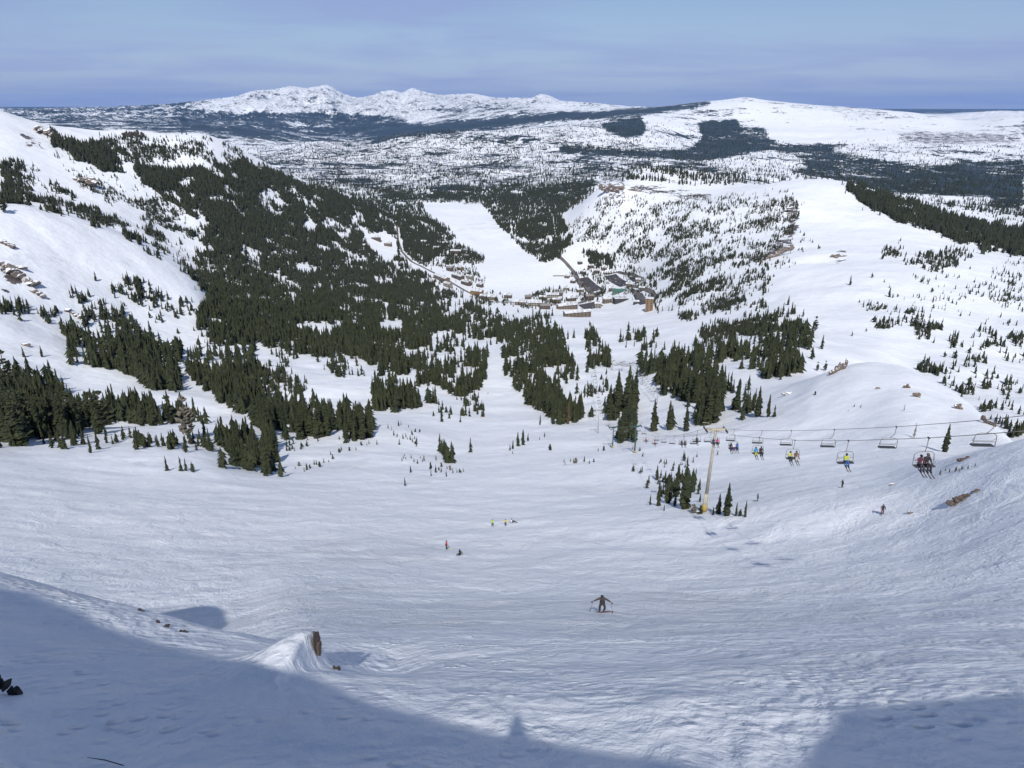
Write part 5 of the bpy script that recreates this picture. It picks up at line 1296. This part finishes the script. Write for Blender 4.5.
M_ROCKD = rock_mat('dark_rock', (.020, .018, .017), (.060, .050, .045), False); M_ROCKG = rock_mat('grey_rock', (.09, .075, .065), (.21, .17, .145))

def rock(px, row, wpx, hpx, mat, label, n=7, seed=1, slant=0.0, deep=.6, lift=.35, group=None, cat='rock', name='rock_outcrop'):
    """a broken cluster of angular blocks wpx by hpx in size at a surveyed point"""
    g = gpt(px, row); dist = (g - Vector((0, 0, CZ))).length; W = wpx / F * dist * .93; H = hpx / F * dist
    rnd = random.Random(seed); V = []; Fs = []
    for i in range(n):
        u = (i + .5) / n - .5
        cx_, cz_2 = u * W * .85, u * W * slant + rnd.uniform(-.25, .25) * H
        bm = bmesh.new(); pts_ = []
        sx_, sy_, sz_ = W / n * rnd.uniform(.7, 1.5), W * deep * rnd.uniform(.2, .5), H * rnd.uniform(.3, .62)
        for _ in range(16):
            q = Vector((rnd.gauss(0, 1), rnd.gauss(0, 1), rnd.gauss(0, 1))).normalized()
            bm.verts.new((cx_ + q.x * sx_, q.y * sy_ + rnd.uniform(-.1, .1) * W * deep, cz_2 + q.z * sz_ + H * lift))
        bmesh.ops.convex_hull(bm, input=bm.verts)
        loose = [v for v in bm.verts if not v.link_faces]; bmesh.ops.delete(bm, geom=loose, context='VERTS')
        bmesh.ops.subdivide_edges(bm, edges=bm.edges[:], cuts=1); 
        for v in bm.verts: v.co += Vector((rnd.uniform(-1, 1), rnd.uniform(-1, 1), rnd.uniform(-1, 1))) * min(sx_, sz_) * .14
        bm.verts.index_update(); k = len(V); V += [v.co.copy() for v in bm.verts]; Fs += [[k + v.index for v in f.verts] for f in bm.faces]; bm.free()
    o = mesh_obj(name, V, Fs, mat, loc=g); tag(o, label, cat, group); return o

rock(318, 656, 7, 25, M_ROCKT2, 'small upright tan rock face on the side of the snow horn', 3, 8, deep=2.2, lift=.55, cat='rock')
rock(337, 670, 8, 6, M_ROCKD, 'little dark stones on the snow right below the snow horn', 4, 4, slant=-.6)
rock(11, 694, 26, 13, M_ROCKD, 'jagged dark rock in the shade at the left edge of the photo', 8, 5, slant=-.95, deep=.5)
rock(141, 611, 5, 2.5, M_ROCKD, 'small dark stone on the crest of the shaded roll, highest of the scattered stones', 3, 6, slant=-.3)
rock(158, 623, 3.5, 4, M_ROCKD, 'two dark stones close together below the crest of the shaded roll', 3, 7, slant=-.6)
rock(167, 627, 4, 3.5, M_ROCKD, 'dark stone right of the close pair below the shaded roll', 2, 8)
rock(184, 632, 8, 1.5, M_ROCKD, 'thin row of dark stones at the lower end of the shaded roll', 5, 9, slant=-.35)
rock(962, 500, 28, 5, M_ROCKT2, 'long tan rock breaking out of the snow on the right slope', 8, 11, slant=.38, deep=.35)
rock(975, 493, 6, 4, M_ROCKT2, 'small tan boulder uphill of the long tan rock', 2, 12)
rock(964, 460, 11, 3, M_ROCKT2, 'low brown rock on the snow crest under the right-hand chair', 4, 13, slant=.2)
rock(892, 485, 4, 2, M_ROCKT, 'tiny brown rock on the open snow left of the two-rider chair', 2, 14)
rock(910, 514, 6, 3, M_ROCKG, 'small grey rock nearly buried in snow beside the lone dark skier', 3, 15)
rock(833, 374, 8, 6, M_ROCKG, 'brown rocks at the lower left of the knoll outcrop', 4, 16, slant=.4)
rock(841, 370, 11, 9, M_ROCKG, 'main brown crag at the left end of the knoll top', 6, 17, slant=.5)
rock(907, 388, 6, 4, M_ROCKT, 'brown rock on the knoll face, highest of three', 3, 18, slant=-.5)
rock(917, 397, 7, 4, M_ROCKT, 'brown rocks on the knoll face, lowest of three', 3, 19, slant=-.5)
rock(878, 389, 3, 2, M_ROCKT, 'tiny brown rock on the upper knoll, left of the other two', 2, 20)
rock(959, 409, 9, 5, M_ROCKT, 'brown rocks near the steep right edge of the knoll', 4, 21, slant=-.6)
rock(988, 424, 16, 4, M_ROCKT2, 'reddish rocks along the right-hand edge of the knoll', 6, 22, slant=-.55)
rock(786, 395, 8, 3, M_ROCKG, 'low dark stones on the left flank of the knoll', 3, 23, slant=.1)
rock(612, 190, 28, 6, M_ROCKG, 'grey cliff at the tip of the flat-topped hill above the village', 14, 24, deep=.22)
rock(634, 191, 14, 3, M_ROCKG, 'lower grey crag right of the cliff on the flat-topped hill', 6, 25, deep=.2)
rock(775, 257, 38, 5, M_ROCKG, 'brown rock spine slanting down the dotted hillside', 14, 26, slant=.42, deep=.12)
rock(838, 257, 16, 4, M_ROCKG, 'dark outcrop on the smooth shoulder right of the rock spine', 5, 28, slant=-.1, deep=.2)
rock(128, 137, 10, 5, M_ROCKD, 'left block of the twin dark crags on the left skyline', 4, 29, deep=.4)
rock(139, 137, 9, 6, M_ROCKD, 'right block of the twin dark crags on the left skyline', 4, 30, deep=.4)
rock(44, 134, 18, 6, M_ROCKG, 'dark rock band high on the left mountain', 6, 31, slant=-.3)
rock(86, 184, 22, 7, M_ROCKG, 'brown rock patch on the open left slope', 6, 32, slant=-.15)
rock(6, 268, 14, 6, M_ROCKG, 'brown rocks at the left edge on the snowfield, upper group', 5, 33, slant=-.4)
rock(24, 280, 26, 6, M_ROCKG, 'slanting brown rock band on the left snowfield', 8, 34, slant=-.5)
rock(38, 295, 12, 4, M_ROCKG, 'low end of the slanting rock band on the left snowfield', 4, 35, slant=-.5)
rock(8, 246, 12, 4, M_ROCKG, 'small rock streak above the rock band at the left edge', 4, 36, slant=-.5)
rock(21, 269, 12, 3, M_ROCKT, 'short flat rock ledge in the left snowfield', 4, 37)
rock(76, 316, 18, 4, M_ROCKG, 'rock rib under the slanting tree row at the left', 5, 38, slant=-.6)
rock(26, 346, 8, 4, M_ROCKG, 'two dark stones in the snow near the left edge', 3, 39)

# the dark stick at the lower edge
g = gpt(88, 760); g2_ = gpt(124, 767.5)
o = MB().tube([(0, 0, .05), tuple((g2_ - g) * .5 + Vector((0, 0, .07))), tuple(g2_ - g + Vector((0, 0, .04)))], [.004, .009, .008], 6).build('stick', M_DARK, None, True, loc=g)
tag(o, 'thin dark stick lying on the shaded snow at the bottom left', 'stick')

# ------------------------------------------------------------------ village: roads, car parks, buildings, cars
M_ASPH = simple('wet_asphalt', (.060, .055, .055), .8, 0, .35, .02)
M_ROAD = simple('ploughed_road', (.13, .115, .105), .9, 0, .35, .02)
def ribbon(name, pxs, width, mat):
    P_ = [gpt(a, b_) for a, b_ in pxs]; pts_ = []
    for a, b_ in zip(P_[:-1], P_[1:]):
        n_ = max(2, int((b_ - a).length / 9))
        pts_ += [a.lerp(b_, i / n_) for i in range(n_)]
    pts_.append(P_[-1]); V = []; Fs = []
    for i, p in enumerate(pts_):
        d = (pts_[min(i + 1, len(pts_) - 1)] - pts_[max(i - 1, 0)]); d.z = 0; d.normalize(); n_ = Vector((-d.y, d.x, 0))
        for s in (-1, -.33, .33, 1):
            q = p + n_ * s * width / 2; V.append((q.x, q.y, ground(q.x, q.y) + 1.1))
        V.append((V[-1][0] + n_.x, V[-1][1] + n_.y, V[-1][2] - 4)); V.append((V[-5][0] - n_.x, V[-5][1] - n_.y, V[-5][2] - 4))
    for i in range(len(pts_) - 1):
        k = i * 6
        for a in (0, 1, 2): Fs.append([k + a, k + a + 1, k + a + 7, k + a + 6][::-1])
        Fs.append([k + 3, k + 4, k + 10, k + 9][::-1]); Fs.append([k + 5, k, k + 6, k + 11][::-1])
    o = mesh_obj(name, V, Fs, mat); o['kind'] = 'structure'; return o
def bil(c, u, v):
    a, b_, d, e = c
    p = a.lerp(b_, u).lerp(e.lerp(d, u), v); return p
LOTS = [([(577,279),(588,277),(603,289),(592,292)], 'A'), ([(604,276),(616,274),(632,284),(620,287)], 'B'), ([(578,305),(598,301),(603,306),(586,310)], 'C'), ([(633,295),(642,293),(650,303),(640,305)], 'D'), ([(628,277),(636,277),(640,281),(633,282)], 'E')]
lotc = []
for c, nm in LOTS:
    C4 = [gpt(a, b_) for a, b_ in c]; lotc.append(C4); n_ = 10; V = []; Fs = []
    for j in range(n_ + 1):
        for i in range(n_ + 1):
            p = bil(C4, i / n_, j / n_); V.append((p.x, p.y, ground(p.x, p.y) + .9))
    for j in range(n_):
        for i in range(n_): k = j * (n_ + 1) + i; Fs.append([k, k + 1, k + n_ + 2, k + n_ + 1][::-1])
    bm = bmesh.new(); bv = [bm.verts.new(v) for v in V]
    for f in Fs: bm.faces.new([bv[i] for i in f])
    bmesh.ops.recalc_face_normals(bm, faces=bm.faces)
    r = bmesh.ops.extrude_face_region(bm, geom=bm.faces[:]); 
    for e in r['geom']:
        if isinstance(e, bmesh.types.BMVert): e.co.z -= 3
    me = bpy.data.meshes.new('car_park'); bm.to_mesh(me); bm.free(); me.materials.append(M_ASPH)
    o = bpy.data.objects.new('car_park', me); o['kind'] = 'structure'; link(o)
for pxs, wd in [([(397,226),(398,240),(402,252),(412,262),(432,272),(452,283),(472,294),(492,302),(520,303),(545,304),(562,306)], 7),
                ([(562,306),(580,303),(596,296),(600,292)], 12), ([(576,276),(580,284),(590,292),(600,297)], 14), ([(541,242),(556,254),(566,263),(574,272),(578,280)], 11),
                ([(604,256),(596,262),(588,267)], 9), ([(632,290),(642,298),(652,303),(656,298),(652,292),(640,287),(630,286)], 9), ([(553,276),(566,276),(578,277)], 7), ([(603,274),(618,272),(632,274),(642,279)], 9)]:
    ribbon('road', pxs, wd, M_ROAD)

WALLS = {'tan': simple('tan_siding', (.13, .095, .065), .8, 0, .2, .3), 'brown': simple('brown_siding', (.075, .052, .04), .8, 0, .2, .3), 'orange': simple('orange_siding', (.20, .12, .055), .8, 0, .15, .3), 'dark': simple('black_stained_timber', (.03, .028, .028), .8, 0, .2, .3), 'cream': simple('cream_render', (.19, .17, .14), .8, 0, .15, .3), 'red': simple('red_siding', (.50, .03, .03), .8), 'green': simple('green_cladding', (.06, .12, .09), .8)}
M_ROOFS = simple('snow_on_roof', (.56, .575, .60), .6, 0, .45, .12); M_ROOFB = simple('bare_roof_metal', (.22, .20, .19), .6, 0, .2, .3); M_ROOFG = simple('green_roof_metal', (.05, .14, .11), .6)
M_PANE = simple('window_pane', (.03, .04, .05), .15)
def building(px, row, wid, dep, hgt, rot, wall, label, roof='snow', name='lodge', cat='lodge', floors=3):
    g = gpt(px, row); z = ground(g.x, g.y); hgt *= 1.25; wid *= .92
    r = empty(name, (g.x, g.y, z), math.radians(rot)); tag(r, label, cat, 'village buildings')
    MB().box((0, 0, hgt / 2 - 4), (wid, dep, hgt + 8)).build('wall', WALLS[wall], r)
    rm = {'snow': M_ROOFS, 'bare': M_ROOFB, 'green': M_ROOFG, 'flat': M_ROOFS}[roof]; ov = 1.0
    if roof == 'flat': MB().box((0, 0, hgt + .45), (wid + 1.4, dep + 1.4, .9)).build('roof', rm, r)
    else:
        rh = dep * .24; V = []
        for x in (-wid / 2 - ov, wid / 2 + ov):
            V += [(x, -dep / 2 - ov, hgt - .1), (x, 0, hgt + rh), (x, dep / 2 + ov, hgt - .1), (x, -dep / 2 - ov, hgt + .7), (x, 0, hgt + rh + .9), (x, dep / 2 + ov, hgt + .7)]
        Fs = [[0, 6, 7, 1], [1, 7, 8, 2], [3, 4, 10, 9], [4, 5, 11, 10], [0, 3, 9, 6], [2, 8, 11, 5], [0, 1, 4, 3], [1, 2, 5, 4], [6, 9, 10, 7], [7, 10, 11, 8]]
        rf = mesh_obj('roof', V, Fs, rm, r)
        gb = [(-wid / 2, -dep / 2, hgt - .2), (-wid / 2, dep / 2, hgt - .2), (-wid / 2, 0, hgt + rh - .3), (wid / 2, -dep / 2, hgt - .2), (wid / 2, dep / 2, hgt - .2), (wid / 2, 0, hgt + rh - .3)]
        mesh_obj('gable', gb, [[0, 1, 2], [3, 5, 4], [0, 2, 5, 3], [1, 4, 5, 2]], WALLS[wall], r)
        if wid > 14: MB().box((wid * .2, dep * .12, hgt + rh + .6), (1.6, 1.6, 3.0)).build('chimney', WALLS['brown'], rf)
    nw = max(2, min(7, int(wid / 5)))
    for f in range(floors):
        zc = (f + .55) * hgt / floors
        for k in range(nw):
            x = (k + .5) / nw * wid - wid / 2
            MB().box((x, -dep / 2 - .03, zc), (wid / nw * .5, .1, hgt / floors * .48)).build('window', M_PANE, r)
    MB().box((wid * .1, -dep / 2 - .06, 1.2), (1.8, .1, 2.4)).build('door', WALLS['dark'], r)
    return r
B = [
 (620,302,34,24,9,8,'dark','black-walled hall with a broad white snow roof at the village foot','flat'),
 (649,311,16,13,21,-12,'orange','tall orange tower block at the right end of the village','flat',7),
 (577,317,62,13,9,18,'tan','long low tan lodge along the lower edge of the village','snow'),
 (567,309,52,13,8,22,'tan','long tan lodge directly behind the lowest lodge','snow'),
 (552,298,34,14,8,4,'cream','pale lodge with snow roof in the middle of the village','snow'),
 (535,306,30,18,8,0,'cream','cream building at the left end of the base area','snow'),
 (520,305,26,14,7,-4,'tan','small tan lodge furthest left in the base area','snow'),
 (508,298,20,12,7,-10,'brown','brown house left of the base area among firs','snow'),
 (607,303,22,14,9,6,'tan','tan block between the firs and the black-walled hall','snow'),
 (619,293,36,12,6,-4,'green','low green-roofed shed above the black-walled hall','green'),
 (638,283,12,11,8,-8,'cream','cream house above the right car park','snow'),
 (583,274,18,11,7,-20,'brown','brown chalet above the left car park, leftmost of four','snow'),
 (591,268,16,11,7,10,'brown','brown chalet above the left car park, highest of four','snow'),
 (597,273,18,12,7,-6,'brown','brown chalet above the left car park, third of four','snow'),
 (604,270,16,11,7,12,'tan','tan chalet above the left car park, rightmost of four','snow'),
 (636,304,12,9,5,0,'dark','small dark shed right of the black-walled hall','snow'),
 (580,292,20,10,6,24,'tan','low tan house at the corner of the left car park','snow'),
 (566,290,16,12,6,-4,'cream','small cream house above the pale lodge','snow'),
 (442,281,72,15,10,-58,'tan','long tan lodge with bright snow roof among firs left of the meadow','snow'),
 (458,279,50,13,9,-52,'brown','long brown lodge right of the bright-roofed long one','snow'),
 (466,285,30,12,8,-45,'brown','brown lodge at the lower end of the left village row','snow'),
 (477,295,34,14,9,-28,'orange','orange-walled lodge at the lower end of the left village','snow'),
 (450,271,22,11,8,-40,'brown','brown lodge at the upper end of the left village row','bare'),
 (456,254,36,13,9,-5,'brown','dark lodge among firs beside the upper meadow','snow'),
 (437,250,24,12,8,10,'brown','brown house among firs left of the upper meadow','snow'),
 (424,244,20,12,8,-12,'brown','brown house higher up among the firs','snow'),
 (376,240,34,14,8,5,'brown','brown lodge in the upper left clearing','snow'),
 (388,246,26,13,8,-6,'tan','tan house in the upper left clearing','snow'),
 (366,248,22,13,8,8,'brown','small brown house at the left side of the upper clearing','snow'),
 (492,300,22,11,7,-12,'tan','tan house at the road bend left of the base area','snow'),
 (545,309,24,11,7,8,'brown','brown lodge squeezed between the cream building and the long lodges','bare'),
 (556,303,22,11,8,20,'tan','tan lodge behind the upper end of the long lodges','snow'),
 (571,301,26,11,7,24,'brown','brown lodge above the two long lodges','snow'),
 (589,300,20,12,9,12,'brown','brown block between the lower car park and the firs','bare'),
 (598,308,16,12,9,-6,'cream','cream block at the right end of the lower car park','snow'),
 (612,291,18,11,7,0,'brown','brown house left of the green-roofed shed','snow'),
 (629,287,16,10,7,-10,'tan','tan house between the right car park and the green-roofed shed','snow'),
 (642,291,14,10,7,-18,'brown','brown house beside the curved road at the right','snow'),
 (573,283,14,10,6,-30,'brown','brown house left of the left car park, lower one','snow'),
 (567,278,14,10,6,-20,'tan','tan house left of the left car park, upper one','snow'),
 (559,296,18,11,7,6,'brown','brown house between the pale lodge and the small cream house','bare'),
 (543,300,18,11,7,-8,'tan','tan house behind the cream base building','snow'),
 (528,299,16,11,6,4,'brown','brown house behind the small tan lodge','bare'),
 (484,299,18,11,7,-25,'brown','brown house below the orange-walled lodge','snow'),
 (448,287,26,12,8,-45,'cream','cream lodge below the bright-roofed long one','snow'),
 (460,270,22,11,7,-50,'tan','tan lodge nearest the meadow in the left village','snow'),
 (470,279,22,11,7,-40,'cream','cream lodge at the meadow edge in the left village','snow'),
 (466,258,22,11,7,-20,'brown','brown house in the firs by the upper meadow, nearest the snow','bare'),
 (445,245,22,11,7,10,'brown','brown house highest in the firs by the upper meadow','snow'),
 (480,287,18,11,7,-30,'brown','brown house at the meadow edge above the orange-walled lodge','snow'),
 (580,264,14,10,6,20,'brown','brown chalet highest up the valley road','snow'),
 (559,246,14,10,7,0,'red','small bright red house under the dark wood above the village','bare'),
]
for b_ in B:
    building(*b_[:8], roof=b_[8], floors=b_[9] if len(b_) > 9 else (2 if b_[4] < 9 else 3))

def car_proto(col, seed):
    me = bpy.data.meshes.new('parked_car'); bm = bmesh.new()
    prof = [(-2.2, .35), (-2.25, .85), (-1.5, 1.0), (-.9, 1.5), (.9, 1.5), (1.7, 1.0), (2.25, .8), (2.2, .35)]
    a = [bm.verts.new((x, -.88 + (.14 if z > 1.2 else 0), z)) for x, z in prof]; b2 = [bm.verts.new((x, .88 - (.14 if z > 1.2 else 0), z)) for x, z in prof]
    bm.faces.new(a); bm.faces.new(b2[::-1])
    for i in range(len(prof)):
        j = (i + 1) % len(prof); f = bm.faces.new([a[i], b2[i], b2[j], a[j]]); f.material_index = 1 if i in (2, 4) else 0
    for x in (-1.4, 1.4):
        for y in (-.8, .8):
            rr_ = bmesh.ops.create_cone(bm, segments=10, radius1=.34, radius2=.34, depth=.24, cap_ends=True, matrix=Matrix.Translation((x, y, .34)) @ Matrix.Rotation(math.pi / 2, 4, 'X'))
            for v in rr_['verts']:
                for f in v.link_faces: f.material_index = 1
    bm.to_mesh(me); bm.free(); me.materials.append(simple('car_paint', col, .35, 0, .02)); me.materials.append(M_PANE); return me
CARC = [((.02, .02, .025), 'black'), ((.55, .55, .56), 'white'), ((.24, .25, .26), 'silver'), ((.03, .06, .16), 'blue'), ((.28, .03, .03), 'red'), ((.08, .08, .085), 'grey')]
CARM = [car_proto(c[0], i) for i, c in enumerate(CARC)]
lotn = ['left', 'right', 'lower', 'tower-side', 'small upper']
for li, C4 in enumerate(lotc):
    nu, nv = [(4, 9), (4, 9), (8, 2), (2, 5), (2, 3)][li]
    for i in range(nu):
        for j in range(nv):
            if RNG.random() < .16: continue
            u, v_ = (i + .5) / nu, (j + .6) / nv
            if li in (0, 1, 3): p = bil(C4, u, v_); d = bil(C4, min(u + .1, 1), v_) - bil(C4, max(u - .1, 0), v_)
            else: p = bil(C4, u, v_); d = bil(C4, u, min(v_ + .1, 1)) - bil(C4, u, max(v_ - .1, 0))
            k = int(RNG.integers(0, 6)); o = bpy.data.objects.new('parked_car', CARM[k]); link(o)
            p = p + Vector((RNG.normal() * .5, RNG.normal() * .5, 0)); o.location = (p.x, p.y, ground(p.x, p.y) + .95); o.rotation_euler = (0, 0, math.atan2(d.y, d.x) + RNG.normal() * .05)
            tag(o, '%s car parked in the %s village car park' % (CARC[k][1], lotn[li]), 'car', 'cars in the %s village car park' % lotn[li])
